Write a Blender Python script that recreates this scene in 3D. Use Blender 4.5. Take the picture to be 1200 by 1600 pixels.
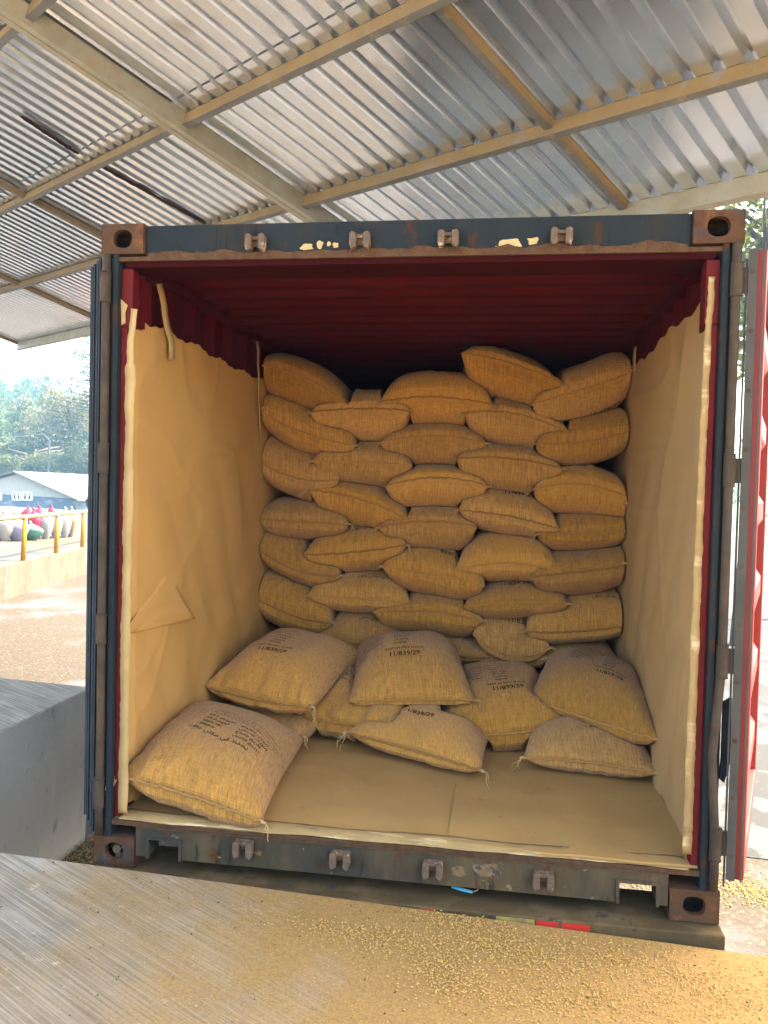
import bpy, bmesh, math, random
import numpy as np
from mathutils import Matrix, Vector, noise
random.seed(7); np.random.seed(7)
R = math.radians
for o in list(bpy.data.objects): bpy.data.objects.remove(o)
SC = bpy.context.scene; COL = SC.collection

# ------------------------------------------------------------------ camera
CAM = np.array([0.38598, -3.04996, 1.56923]); YAW, PITCH, ROLL, FOC = -0.14349, -0.03073, -0.02444, 1256.31
def cam_axes():
    f = np.array([math.sin(YAW)*math.cos(PITCH), math.cos(YAW)*math.cos(PITCH), math.sin(PITCH)])
    r = np.array([math.cos(YAW), -math.sin(YAW), 0.]); d = -np.cross(r, f)
    return math.cos(ROLL)*r+math.sin(ROLL)*d, -math.sin(ROLL)*r+math.cos(ROLL)*d, f
CR, CD, CF = cam_axes()
cam = bpy.data.cameras.new('camera'); camo = bpy.data.objects.new('camera', cam); COL.objects.link(camo)
cam.sensor_fit = 'HORIZONTAL'; cam.sensor_width = 36; cam.lens = 36*FOC/1200; cam.clip_start = .05; cam.clip_end = 2000
camo.matrix_world = Matrix(((CR[0], -CD[0], -CF[0], CAM[0]), (CR[1], -CD[1], -CF[1], CAM[1]), (CR[2], -CD[2], -CF[2], CAM[2]), (0, 0, 0, 1)))
SC.camera = camo

# ------------------------------------------------------------------ world, sun, exposure
SUN_AZ, SUN_EL = R(63), R(52)          # azimuth measured from +y towards +x
w = bpy.data.worlds.new("World"); SC.world = w; w.use_nodes = True
nt = w.node_tree; bg = nt.nodes['Background']; sky = nt.nodes.new('ShaderNodeTexSky')
sky.sky_type = 'NISHITA'; sky.sun_disc = False; sky.sun_elevation = SUN_EL; sky.sun_rotation = SUN_AZ; sky.dust_density = 4.0; sky.ozone_density = 0.3; sky.air_density = .8
tint = nt.nodes.new('ShaderNodeMix'); tint.data_type = 'RGBA'; tint.blend_type = 'MULTIPLY'; tint.inputs[0].default_value = 1; tint.inputs[7].default_value = (1, .91, .76, 1)
nt.links.new(sky.outputs[0], tint.inputs[6]); nt.links.new(tint.outputs[2], bg.inputs[0]); bg.inputs[1].default_value = 0.15
sl = bpy.data.lights.new('sun', 'SUN'); sl.energy = 2.5; sl.angle = R(.5); sl.color = (1, .88, .68)
so = bpy.data.objects.new('sun', sl); COL.objects.link(so)
sd = Vector((math.sin(SUN_AZ)*math.cos(SUN_EL), math.cos(SUN_AZ)*math.cos(SUN_EL), math.sin(SUN_EL)))
so.rotation_euler = sd.to_track_quat('Z', 'Y').to_euler()
vs = SC.view_settings; vs.view_transform = 'Standard'; vs.look = 'None'; vs.gamma = 1; vs.exposure = 3.62
SC.cycles.max_bounces = 8; SC.cycles.diffuse_bounces = 6

# ------------------------------------------------------------------ helpers
def ray(u, v): return CR*((u-600)/FOC)+CD*((v-800)/FOC)+CF
def on_y(u, v, y): r = ray(u, v); return CAM+r*((y-CAM[1])/r[1])
def on_z(u, v, z): r = ray(u, v); return CAM+r*((z-CAM[2])/r[2])
def on_x(u, v, x): r = ray(u, v); return CAM+r*((x-CAM[0])/r[0])
PL, PR = on_y(147, 1352, -.09), on_y(1122, 1484, -.09)
TILT = math.atan((PL[2]-PR[2])/(PR[0]-PL[0])); DOCK_Z = PL[2]+math.tan(TILT)*PL[0]
LM = Matrix.Rotation(TILT, 4, 'Y')                 # level frame of the yard (the container leans a little in it)
LMI = np.array(LM.to_3x3()).T
def lv_z(u, v, z):                                 # photo ray onto a level plane, in level coordinates
    c = LMI@CAM; r = LMI@ray(u, v); return c+r*((z-c[2])/r[2])
def lv_d(u, v, d):                                 # point at distance d (along view axis)
    return LMI@(CAM+ray(u, v)*d)
I4 = Matrix.Identity(4)
def new(name, me, mat=None, parent=None, frame=None):
    o = bpy.data.objects.new(name, me); COL.objects.link(o)
    if mat:
        for m in (mat if isinstance(mat, (list, tuple)) else [mat]): me.materials.append(m)
    if parent is not None: o.parent = parent
    elif frame is not None: o.matrix_world = frame
    return o
def tag(o, label, cat, group=None, kind=None):
    if kind: o['kind'] = kind
    if label: o['label'] = label
    if cat: o['category'] = cat
    if group: o['group'] = group
    return o
def empty(name, loc, label, cat, group=None, frame=I4, rz=0):
    o = bpy.data.objects.new(name, None); COL.objects.link(o); o.empty_display_size = .1
    o.matrix_world = frame@Matrix.Translation(Vector(loc))@Matrix.Rotation(rz, 4, 'Z')
    return tag(o, label, cat, group)
class MB:
    def __init__(s): s.v = []; s.f = []; s.mi = []
    def add(s, vs, fs, mi=0):
        b = len(s.v); s.v += [tuple(p) for p in vs]; s.f += [tuple(b+i for i in f) for f in fs]; s.mi += [mi]*len(fs)
    def box(s, a, b, mi=0):
        (x0, y0, z0), (x1, y1, z1) = a, b
        s.add([(x0,y0,z0),(x1,y0,z0),(x1,y1,z0),(x0,y1,z0),(x0,y0,z1),(x1,y0,z1),(x1,y1,z1),(x0,y1,z1)],
              [(0,3,2,1),(4,5,6,7),(0,1,5,4),(1,2,6,5),(2,3,7,6),(3,0,4,7)], mi)
    def obox(s, o, ex, ey, ez, mi=0):           # oriented box from corner o with edge vectors
        o, ex, ey, ez = [np.array(q, float) for q in (o, ex, ey, ez)]
        p = [o, o+ex, o+ex+ey, o+ey]; p += [q+ez for q in p]
        s.add(p, [(0,3,2,1),(4,5,6,7),(0,1,5,4),(1,2,6,5),(2,3,7,6),(3,0,4,7)], mi)
    def prism(s, poly, o, ex, ey, ez, mi=0):    # polygon (2d) in ex,ey plane extruded by ez
        o, ex, ey, ez = [np.array(q, float) for q in (o, ex, ey, ez)]
        n = len(poly); a = [o+ex*p[0]+ey*p[1] for p in poly]; b = [q+ez for q in a]
        s.add(a+b, [tuple(range(n))[::-1], tuple(range(n, 2*n))]+[(i, (i+1) % n, n+(i+1) % n, n+i) for i in range(n)], mi)
    def tube(s, pts, r, n=8, mi=0, cap=True):
        pts = [np.array(p, float) for p in pts]; rs = r if hasattr(r, '__len__') else [r]*len(pts); vs = []; fs = []
        for i, p in enumerate(pts):
            t = pts[min(i+1, len(pts)-1)]-pts[max(i-1, 0)]; t = t/(np.linalg.norm(t)+1e-9)
            a = np.cross(t, (0, 0, 1.)) if abs(t[2]) < .9 else np.cross(t, (1., 0, 0)); a /= np.linalg.norm(a)+1e-9; b = np.cross(t, a)
            for k in range(n):
                g = 2*math.pi*k/n; vs.append(p+rs[i]*(a*math.cos(g)+b*math.sin(g)))
        for i in range(len(pts)-1):
            for k in range(n): fs.append((i*n+k, i*n+(k+1) % n, (i+1)*n+(k+1) % n, (i+1)*n+k))
        if cap: fs += [tuple(range(n))[::-1], tuple((len(pts)-1)*n+k for k in range(n))]
        s.add(vs, fs, mi)
    def grid(s, P, mi=0, flip=False):           # P: (n,m,3)
        n, m = P.shape[:2]; fs = []
        for i in range(n-1):
            for j in range(m-1):
                q = (i*m+j, i*m+j+1, (i+1)*m+j+1, (i+1)*m+j); fs.append(q[::-1] if flip else q)
        s.add(P.reshape(-1, 3).tolist(), fs, mi)
    def build(s, name, mat, parent=None, frame=None, smooth=False, bevel=0):
        me = bpy.data.meshes.new(name); me.from_pydata(s.v, [], s.f); me.update()
        if any(s.mi): me.polygons.foreach_set('material_index', s.mi)
        if smooth: me.polygons.foreach_set('use_smooth', [True]*len(me.polygons))
        o = new(name, me, mat, parent, frame)
        if bevel:
            b = o.modifiers.new('bevel', 'BEVEL'); b.width = bevel; b.segments = 2; b.limit_method = 'ANGLE'; b.angle_limit = R(40)
        return o
def sm_noise(x, y, z=0, s=1): return noise.noise(Vector((x*s, y*s, z*s)))

# ------------------------------------------------------------------ materials
def mat(name, base, rough=.8, metal=0, var=None, vscale=3, bump=0, bscale=40, layers=(), coords='Object', spec=.3, detail=6):
    """base colour with noise variation `var`, extra noise-masked layers [(colour, scale, lo, hi, stretch)] and bump"""
    m = bpy.data.materials.new(name); m.use_nodes = True; N = m.node_tree.nodes; L = m.node_tree.links
    p = N['Principled BSDF']; p.inputs['Roughness'].default_value = rough; p.inputs['Metallic'].default_value = metal
    p.inputs['Specular IOR Level'].default_value = spec
    tc = N.new('ShaderNodeTexCoord'); src = tc.outputs[coords]
    def nz(scale, st=(1, 1, 1), det=detail, off=0):
        mp = N.new('ShaderNodeMapping'); mp.inputs['Scale'].default_value = st; mp.inputs['Location'].default_value = (off, off*.7, off*.3)
        L.new(src, mp.inputs[0]); t = N.new('ShaderNodeTexNoise'); t.inputs['Scale'].default_value = scale; t.inputs['Detail'].default_value = det
        t.inputs['Roughness'].default_value = .62; L.new(mp.outputs[0], t.inputs[0]); return t.outputs[0]
    def ramp(fac, lo, hi):
        r = N.new('ShaderNodeMapRange'); r.inputs[1].default_value = lo; r.inputs[2].default_value = hi; L.new(fac, r.inputs[0]); return r.outputs[0]
    def mix(fac, a, b):
        x = N.new('ShaderNodeMix'); x.data_type = 'RGBA'; L.new(fac, x.inputs[0])
        for i, c in ((6, a), (7, b)):
            if hasattr(c, 'links'): L.new(c, x.inputs[i])
            else: x.inputs[i].default_value = (*c, 1)
        return x.outputs[2]
    col = mix(ramp(nz(vscale), .3, .7), base, var or tuple(c*.75 for c in base))
    for k, (c, sc, lo, hi, st) in enumerate(layers): col = mix(ramp(nz(sc, st, 8, 3.1*(k+1)), lo, hi), col, c)
    L.new(col, p.inputs['Base Color'])
    if bump:
        b = N.new('ShaderNodeBump'); b.inputs['Strength'].default_value = bump; b.inputs['Distance'].default_value = .01
        L.new(nz(bscale), b.inputs['Height']); L.new(b.outputs[0], p.inputs['Normal'])
    m['_h'] = 0
    return m
def nodes(m): return m.node_tree.nodes, m.node_tree.links, m.node_tree.nodes['Principled BSDF']

def burlap(name, c1, c2, c3):
    m = bpy.data.materials.new(name); m.use_nodes = True; N, L, p = nodes(m)
    p.inputs['Roughness'].default_value = .95; p.inputs['Specular IOR Level'].default_value = .1
    p.inputs['Sheen Weight'].default_value = .15; p.inputs['Sheen Roughness'].default_value = .5
    tc = N.new('ShaderNodeTexCoord'); oi = N.new('ShaderNodeObjectInfo')
    def thr(st, sc, det=2):
        mp = N.new('ShaderNodeMapping'); mp.inputs['Scale'].default_value = st; L.new(tc.outputs['UV'], mp.inputs[0])
        add = N.new('ShaderNodeVectorMath'); add.operation = 'ADD'; L.new(mp.outputs[0], add.inputs[0]); L.new(oi.outputs['Random'], add.inputs[1])
        t = N.new('ShaderNodeTexNoise'); t.inputs['Scale'].default_value = sc; t.inputs['Detail'].default_value = det; L.new(add.outputs[0], t.inputs[0]); return t.outputs[0]
    a = thr((215, 26, 1), 1, 4); b = thr((30, 215, 1), 1, 4); g = thr((1, 1, 1), 5, 6)
    s = N.new('ShaderNodeMath'); s.operation = 'MULTIPLY_ADD'; L.new(b, s.inputs[0]); s.inputs[1].default_value = .5; sh_ = N.new('ShaderNodeMath'); sh_.operation = 'MULTIPLY_ADD'; L.new(a, sh_.inputs[0]); sh_.inputs[1].default_value = 1.0; sh_.inputs[2].default_value = .25; L.new(sh_.outputs[0], s.inputs[2])
    r = N.new('ShaderNodeMapRange'); r.inputs[1].default_value = .70; r.inputs[2].default_value = 1.34; L.new(s.outputs[0], r.inputs[0])
    x = N.new('ShaderNodeMix'); x.data_type = 'RGBA'; L.new(r.outputs[0], x.inputs[0]); x.inputs[6].default_value = (*c1, 1); x.inputs[7].default_value = (*c2, 1)
    r2 = N.new('ShaderNodeMapRange'); r2.inputs[1].default_value = .35; r2.inputs[2].default_value = .75; r2.inputs[4].default_value = .55; L.new(g, r2.inputs[0])
    y = N.new('ShaderNodeMix'); y.data_type = 'RGBA'; L.new(r2.outputs[0], y.inputs[0]); L.new(x.outputs[2], y.inputs[6]); y.inputs[7].default_value = (*c3, 1)
    hv = N.new('ShaderNodeHueSaturation'); hr_ = N.new('ShaderNodeMath'); hr_.operation = 'MULTIPLY'; L.new(oi.outputs['Random'], hr_.inputs[0]); hr_.inputs[1].default_value = 7.13; hf_ = N.new('ShaderNodeMath'); hf_.operation = 'FRACT'; L.new(hr_.outputs[0], hf_.inputs[0]); hm_ = N.new('ShaderNodeMapRange'); L.new(hf_.outputs[0], hm_.inputs[0]); hm_.inputs[3].default_value = .96; hm_.inputs[4].default_value = 1.04; L.new(hm_.outputs[0], hv.inputs['Saturation']); mr = N.new('ShaderNodeMapRange'); mr.inputs[3].default_value = .78; mr.inputs[4].default_value = 1.10
    L.new(oi.outputs['Random'], mr.inputs[0]); L.new(mr.outputs[0], hv.inputs['Value']); L.new(y.outputs[2], hv.inputs['Color']); L.new(hv.outputs[0], p.inputs['Base Color'])
    w1 = N.new('ShaderNodeTexWave'); w1.inputs['Scale'].default_value = 40; w1.inputs['Distortion'].default_value = 1.5; w1.bands_direction = 'X'; L.new(tc.outputs['UV'], w1.inputs[0])
    w2 = N.new('ShaderNodeTexWave'); w2.inputs['Scale'].default_value = 40; w2.inputs['Distortion'].default_value = 1.5; w2.bands_direction = 'Y'; L.new(tc.outputs['UV'], w2.inputs[0])
    m1 = N.new('ShaderNodeMath'); m1.operation = 'ADD'; L.new(w1.outputs[1], m1.inputs[0]); L.new(w2.outputs[1], m1.inputs[1])
    m2 = N.new('ShaderNodeMath'); m2.operation = 'MULTIPLY_ADD'; L.new(s.outputs[0], m2.inputs[0]); m2.inputs[1].default_value = 3; L.new(m1.outputs[0], m2.inputs[2])
    bp = N.new('ShaderNodeBump'); bp.inputs['Strength'].default_value = .6; bp.inputs['Distance'].default_value = .0022
    L.new(m2.outputs[0], bp.inputs['Height']); L.new(bp.outputs[0], p.inputs['Normal'])
    return m
M = {}
M['burlap'] = burlap('burlap', (.185, .086, .018), (.60, .308, .078), (.36, .177, .040))
M['twine'] = mat('twine', (.38, .255, .12), .9)
M['ink'] = mat('ink', (.018, .014, .012), .9, var=(.035, .025, .016), vscale=40, spec=.05, layers=[((.17, .09, .03), 160, .54, .66, (1, 1, 1))])
M['kraft'] = mat('kraft_paper', (.47, .265, .080), .75, var=(.42, .235, .072), vscale=1.2, bump=.25, bscale=5, layers=[((.36, .195, .06), 2.5, .55, .8, (1, 1, .4))])
M['kraft_shaded'] = mat('shaded_kraft_paper', (.40, .25, .105), .8, var=(.36, .225, .095), vscale=1.2, bump=.25, bscale=5, layers=[((.28, .17, .075), 2.5, .55, .8, (1, 1, .4))])  # duller copy of kraft: weaker light on the right lining put into its colour
M['kraft_floor'] = mat('kraft_floor_paper', (.40, .235, .08), .6, var=(.31, .18, .062), vscale=2, bump=.3, bscale=6,
    layers=[((.37, .22, .08), 2.2, .5, .8, (1, 1, 1)), ((.16, .095, .035), 14, .64, .75, (1, 1, 1))])
M['tape'] = mat('paper_tape', (.36, .245, .10), .7, var=(.27, .18, .07), vscale=6, bump=.2, bscale=30)
M['silltape'] = mat('worn_sill_tape', (.31, .205, .085), .8, var=(.22, .14, .055), vscale=7, bump=.5, bscale=25, layers=[((.50, .38, .20), 9, .55, .65, (.4, 2, 1)), ((.16, .10, .045), 12, .6, .68, (.3, 2, 1))])
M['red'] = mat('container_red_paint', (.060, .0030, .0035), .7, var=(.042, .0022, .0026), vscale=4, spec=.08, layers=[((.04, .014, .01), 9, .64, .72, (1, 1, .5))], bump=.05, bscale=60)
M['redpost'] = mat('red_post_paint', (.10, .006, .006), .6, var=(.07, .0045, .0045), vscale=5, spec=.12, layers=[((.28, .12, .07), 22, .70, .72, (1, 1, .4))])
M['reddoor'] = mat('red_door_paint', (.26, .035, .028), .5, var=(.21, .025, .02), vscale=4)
M['steel'] = mat('grey_steel_paint', (.020, .025, .028), .75, var=(.016, .020, .023), vscale=4, spec=.03, bump=.15, bscale=50,
    layers=[((.036, .028, .019), 4, .54, .76, (1, 1, .25)), ((.06, .024, .011), 10, .60, .68, (1, 1, .5)), ((.012, .013, .014), 16, .62, .66, (2, 1, .2)), ((.12, .09, .06), 34, .68, .74, (1, 1, 1))])
M['sill'] = mat('scuffed_sill_paint', (.032, .032, .028), .65, var=(.055, .042, .024), vscale=5, spec=.05, bump=.25, bscale=40,
    layers=[((.11, .072, .036), 4, .50, .74, (1, 1, .35)), ((.02, .017, .015), 11, .58, .66, (1.5, 1, .25)), ((.07, .028, .012), 15, .62, .68, (1, 1, .6)), ((.18, .13, .07), 26, .65, .7, (1, 1, 1))])
M['rust'] = mat('rusty_cast_steel', (.085, .040, .020), .85, var=(.048, .026, .016), vscale=9, bump=.5, bscale=45, spec=.1,
    layers=[((.14, .06, .022), 12, .56, .68, (1, 1, 1)), ((.04, .042, .045), 6, .58, .66, (1, 1, 1))])
M['rustlip'] = mat('rust_crust', (.055, .024, .011), .95, var=(.085, .045, .02), vscale=25, bump=.9, bscale=60)
M['hinge'] = mat('worn_hinge_steel', (.075, .054, .038), .75, spec=.1, var=(.04, .03, .022), vscale=12, metal=.2, bump=.2, bscale=50, layers=[((.14, .06, .028), 9, .58, .68, (1, 1, .3))])
M['keeper'] = mat('worn_keeper_steel', (.14, .085, .05), .8, var=(.06, .042, .03), vscale=30, bump=.5, bscale=70, layers=[((.34, .26, .17), 28, .6, .66, (1, 1, 1))])
M['cream'] = mat('bared_primer', (.42, .32, .15), .8, var=(.32, .22, .09), vscale=30)
M['rubber'] = mat('door_gasket_rubber', (.018, .022, .028), .7, spec=.1, var=(.04, .045, .05), vscale=5)
M['bluedoor'] = mat('blue_door_edge_paint', (.022, .042, .068), .6, spec=.15, var=(.015, .028, .045), vscale=5, layers=[((.09, .06, .05), 9, .6, .68, (1, 1, .3))])
M['greystrip'] = mat('grey_gasket_strip', (.062, .056, .048), .7, var=(.04, .036, .03), vscale=6)
M['chassis'] = mat('dusty_chassis_steel', (.085, .056, .026), .9, spec=.05, var=(.055, .040, .021), vscale=6, bump=.3, bscale=60, layers=[((.13, .09, .045), 5, .5, .7, (1, 1, 1)), ((.04, .035, .03), 14, .6, .66, (1, 1, 1))])
M['tapered'] = mat('red_reflector', (.45, .03, .02), .4)
M['yellowtape'] = mat('worn_yellow_tape', (.35, .26, .05), .6, var=(.12, .10, .06), vscale=30)
M['sheet'] = mat('galvanised_sheet', (.74, .79, .87), .22, var=(.62, .67, .74), vscale=2.2, metal=.9, spec=.5, layers=[((.40, .38, .34), 3, .60, .8, (1, 1, 1)), ((.28, .22, .15), 24, .72, .78, (1, 1, 1))])
M['beamside'] = mat('dusty_warm_lit_web', (.27, .185, .085), .7, var=(.20, .14, .075), vscale=4, layers=[((.22, .20, .18), 7, .56, .7, (1, 1, 1))])  # tan for dust and for warm ground light painted onto the beam sides
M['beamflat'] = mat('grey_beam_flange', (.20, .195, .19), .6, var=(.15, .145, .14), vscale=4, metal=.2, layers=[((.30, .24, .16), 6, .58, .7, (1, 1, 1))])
M['rafter'] = mat('galvanised_rafter', (.42, .40, .34), .5, var=(.33, .29, .20), vscale=5, metal=.3, layers=[((.40, .28, .12), 3, .58, .75, (1, 1, 1)), ((.30, .27, .22), 22, .62, .7, (1, 1, 1))])
M['soot'] = mat('dark_rust_perforation', (.035, .015, .012), .95, var=(.09, .035, .02), vscale=20)
M['wall'] = mat('cast_concrete', (.68, .65, .60), .9, var=(.56, .53, .48), vscale=1.5, bump=.25, bscale=25, layers=[((.70, .68, .63), 2.3, .56, .66, (1, 1, .3)), ((.34, .31, .26), 9, .60, .72, (1, 1, .6))])
M['retain'] = mat('stained_concrete', (.105, .09, .066), .9, var=(.07, .056, .038), vscale=2.5, bump=.2, bscale=15, layers=[((.06, .05, .035), 3, .55, .68, (1, 1, .12))])
M['yellow'] = mat('yellow_rail_paint', (.42, .20, .004), .5, var=(.34, .15, .003), vscale=8)
M['railtop'] = mat('weathered_rail_paint', (.32, .20, .09), .6, var=(.24, .14, .06), vscale=8)
M['gravel'] = mat('yard_gravel', (.050, .039, .027), .95, var=(.036, .029, .021), vscale=22, bump=.8, bscale=30, detail=10,
    layers=[((.065, .068, .078), .5, .50, .60, (1, 1, 1)), ((.11, .085, .055), 30, .56, .62, (1, 1, 1))])
M['platform'] = mat('pale_platform_concrete', (.050, .054, .058), .9, var=(.042, .046, .050), vscale=.8, bump=.1, layers=[((.07, .052, .03), .35, .5, .6, (1, 1, 1))])
M['bean'] = mat('parchment_bean', (.56, .37, .115), .8, var=(.34, .20, .055), vscale=60)
M['husk'] = mat('bean_husk_heap', (.50, .35, .11), .9, var=(.36, .23, .06), vscale=40, bump=1, bscale=90)

# dock floor: broomed grey concrete with golden chaff dust trodden in front of the door
def dock_mat(dust=.92):
    m = mat('broomed_concrete', (.33, .295, .245), .9, var=(.22, .19, .15), vscale=3.5, bump=0, spec=.15, layers=[((.16, .13, .095), 1.6, .58, .78, (1, 1, 1)), ((.42, .38, .32), 17, .62, .70, (1, 1, 1)), ((.12, .10, .08), 30, .68, .74, (1, 1, 1))])
    N, L, p = nodes(m); tc = N.new('ShaderNodeTexCoord'); base = p.inputs['Base Color'].links[0].from_socket
    mr_ = N.new('ShaderNodeMapping'); mr_.inputs['Rotation'].default_value = (0, 0, R(28)); L.new(tc.outputs['Object'], mr_.inputs[0]); mp = N.new('ShaderNodeMapping'); mp.inputs['Scale'].default_value = (1.3, 85, 1); L.new(mr_.outputs[0], mp.inputs[0])
    t = N.new('ShaderNodeTexNoise'); t.inputs['Scale'].default_value = 1.6; t.inputs['Detail'].default_value = 5; t.inputs['Distortion'].default_value = .4; L.new(mp.outputs[0], t.inputs[0])
    r = N.new('ShaderNodeMapRange'); r.inputs[1].default_value = .42; r.inputs[2].default_value = .62; L.new(t.outputs[0], r.inputs[0])
    x = N.new('ShaderNodeMix'); x.data_type = 'RGBA'; x.blend_type = 'MULTIPLY'; x.inputs[0].default_value = .62
    cr = N.new('ShaderNodeMix'); cr.data_type = 'RGBA'; L.new(r.outputs[0], cr.inputs[0]); cr.inputs[6].default_value = (.40, .38, .35, 1); cr.inputs[7].default_value = (1.2, 1.2, 1.2, 1)
    L.new(base, x.inputs[6]); L.new(cr.outputs[2], x.inputs[7])
    # dust mask
    sp = N.new('ShaderNodeSeparateXYZ'); L.new(tc.outputs['Object'], sp.inputs[0])
    def mth(op, a, b=None):
        q = N.new('ShaderNodeMath'); q.operation = op
        for i, c in enumerate((a, b)):
            if c is None: continue
            if hasattr(c, 'links'): L.new(c, q.inputs[i])
            else: q.inputs[i].default_value = c
        return q.outputs[0]
    n1 = N.new('ShaderNodeTexNoise'); n1.inputs['Scale'].default_value = 2.2; n1.inputs['Detail'].default_value = 7; n1.inputs['Roughness'].default_value = .6; L.new(tc.outputs['Object'], n1.inputs[0])
    n2 = N.new('ShaderNodeTexNoise'); n2.inputs['Scale'].default_value = 150; n2.inputs['Detail'].default_value = 6; L.new(tc.outputs['Object'], n2.inputs[0])
    ed = mth('MULTIPLY_ADD', sp.outputs[0], .55); N_ = ed.node; N_.inputs[2].default_value = .86
    f = mth('ADD', ed, mth('MULTIPLY', mth('SUBTRACT', n1.outputs[0], .5), 1.5))
    f = mth('ADD', f, mth('MULTIPLY', mth('SUBTRACT', n2.outputs[0], .5), .25))
    f = mth('ADD', f, mth('MULTIPLY', sp.outputs[1], .25))
    fr = N.new('ShaderNodeMapRange'); fr.inputs[1].default_value = -.10; fr.inputs[2].default_value = .60; fr.inputs[4].default_value = dust; L.new(f, fr.inputs[0])
    y = N.new('ShaderNodeMix'); y.data_type = 'RGBA'; L.new(fr.outputs[0], y.inputs[0]); L.new(x.outputs[2], y.inputs[6])
    gc = N.new('ShaderNodeMix'); gc.data_type = 'RGBA'; gr = N.new('ShaderNodeMapRange'); gr.inputs[1].default_value = .3; gr.inputs[2].default_value = .72; L.new(n2.outputs[0], gr.inputs[0]); L.new(gr.outputs[0], gc.inputs[0])
    gc.inputs[6].default_value = (.19, .110, .034, 1); gc.inputs[7].default_value = (.36, .215, .066, 1); L.new(gc.outputs[2], y.inputs[7])
    L.new(y.outputs[2], p.inputs['Base Color'])
    b = N.new('ShaderNodeBump'); b.inputs['Strength'].default_value = .5; b.inputs['Distance'].default_value = .004
    hh = mth('ADD', t.outputs[0], mth('MULTIPLY', n2.outputs[0], .8)); L.new(hh, b.inputs['Height']); L.new(b.outputs[0], p.inputs['Normal'])
    return m
M['dock'] = dock_mat(); M['walltop'] = dock_mat(0.0)

# ================================================================== SHIPPING CONTAINER
W2, H = 1.219, 2.591
cont = empty('shipping_container', (0, 0, 0), 'open shipping container with grey steel frame and dark red inside, stacked with burlap sacks', 'shipping container')
def part(mb, name, m, label=None, **k):
    o = mb.build(name, m, cont, **k)
    if label: o['label'] = label
    return o
# corner castings with an oval hole in the front face
def casting(cx, z0, y0=-.004, back=False):
    mb = MB(); w, d, h = .178, .162, .118; hw, hz = w/2, h/2; zc = z0+hz
    n = 28; ring = []; out = []
    for k in range(n):
        a = 2*math.pi*k/n; ring.append((cx+.040*math.copysign(abs(math.cos(a))**.8, math.cos(a)), zc+.036*math.copysign(abs(math.sin(a))**.8, math.sin(a))))
        c, s_ = math.cos(a), math.sin(a); q = min(hw/max(abs(c), 1e-6), hz/max(abs(s_), 1e-6)); out.append((cx+c*q, zc+s_*q))
    corners = {}
    vs = [(p[0], y0, p[1]) for p in ring]+[(p[0], y0, p[1]) for p in out]+[(p[0], y0+.03, p[1]) for p in ring]
    fs = [(k, (k+1) % n, n+(k+1) % n, n+k) for k in range(n)]+[(k, 2*n+k, 2*n+(k+1) % n, (k+1) % n) for k in range(n)]
    mb.add(vs, fs)
    # little corner triangles
    for sx in (-1, 1):
        for sz in (-1, 1):
            c = (cx+sx*hw, y0, zc+sz*hz); near = sorted(range(n), key=lambda k: (out[k][0]-c[0])**2+(out[k][1]-c[2])**2)[:2]
            mb.add([c, (out[near[0]][0], y0, out[near[0]][1]), (out[near[1]][0], y0, out[near[1]][1])], [(0, 1, 2)])
    x0, x1, z1 = cx-hw, cx+hw, z0+h; t = .02
    mb.box((x0, y0, z0), (x0+.0015, y0+d, z1)); mb.box((x1-.0015, y0, z0), (x1, y0+d, z1))
    mb.box((x0, y0+.001, z1-.0015), (x1, y0+d, z1+.0005)); mb.box((x0, y0+.001, z0), (x1, y0+d, z0+.0015)); mb.box((x0+.002, y0+d-.01, z0+.002), (x1-.002, y0+d, z1-.002))
    return mb
for cx in (-W2+.087, W2-.087):
    for z0 in (0, H-.118):
        part(casting(cx, z0), 'corner_casting', M['rust'])
        part(casting(cx, z0, 5.9), 'corner_casting', M['rust'])
# header beam
mb = MB(); mb.box((-W2+.18, .012, 2.465), (W2-.18, .10, H-.006)); part(mb, 'header_beam', M['steel'], 'grey steel header beam with rusty lower edge')
mb = MB()                                    # rusty crust along lower lip of header
n = 160; prof = []
for i in range(n+1):
    x = -W2+.19+(2*W2-.38)*i/n; h = .012+.022*max(0, noise.fractal(Vector((x*6, 0, 3)), 1, 2, 4)+.25)+.004*random.random(); prof.append((x, 2.458+h))
vs = [(x, .007-.003*random.random(), z) for x, z in prof]+[(x, .006, 2.452) for x, z in prof]
mb.add(vs, [(n+1+i, n+2+i, i+1, i) for i in range(n)]); mb.box((-W2+.06, .006, 2.447), (W2-.06, .07, 2.4635)); part(mb, 'rust_crust', M['rustlip'])
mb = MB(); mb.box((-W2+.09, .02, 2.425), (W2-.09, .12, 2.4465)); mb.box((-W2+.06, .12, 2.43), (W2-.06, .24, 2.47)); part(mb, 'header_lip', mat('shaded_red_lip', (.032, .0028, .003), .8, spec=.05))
# side posts: grey channel outside, red bar inside
for sx in (-1, 1):
    mb = MB()
    def bx(xa, xb, ya, yb, za, zb):
        a, b = sorted((sx*xa, sx*xb)); mb.box((a, ya, za), (b, yb, zb))
    bx(1.150, 1.172, .0, .12, .119, 2.472); bx(1.172, 1.216, .05, .12, .12, 2.472)
    part(mb, 'corner_post', M['steel'])
    mb = MB(); bx(1.120, 1.1495, .025, .085, .19, 2.19); bx(1.100, 1.1495, .025, .085, 2.19, 2.424); part(mb, 'door_post_bar', M['redpost'], bevel=.006)
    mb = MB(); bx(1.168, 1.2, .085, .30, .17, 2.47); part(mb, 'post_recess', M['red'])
    mb = MB(); bx(1.12, 1.167, .16, .185, 2.21, 2.43); bx(1.13, 1.167, .086, .159, 2.30, 2.32); bx(1.145, 1.167, .185, .30, 2.21, 2.43); part(mb, 'post_web', M['redpost'])
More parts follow.
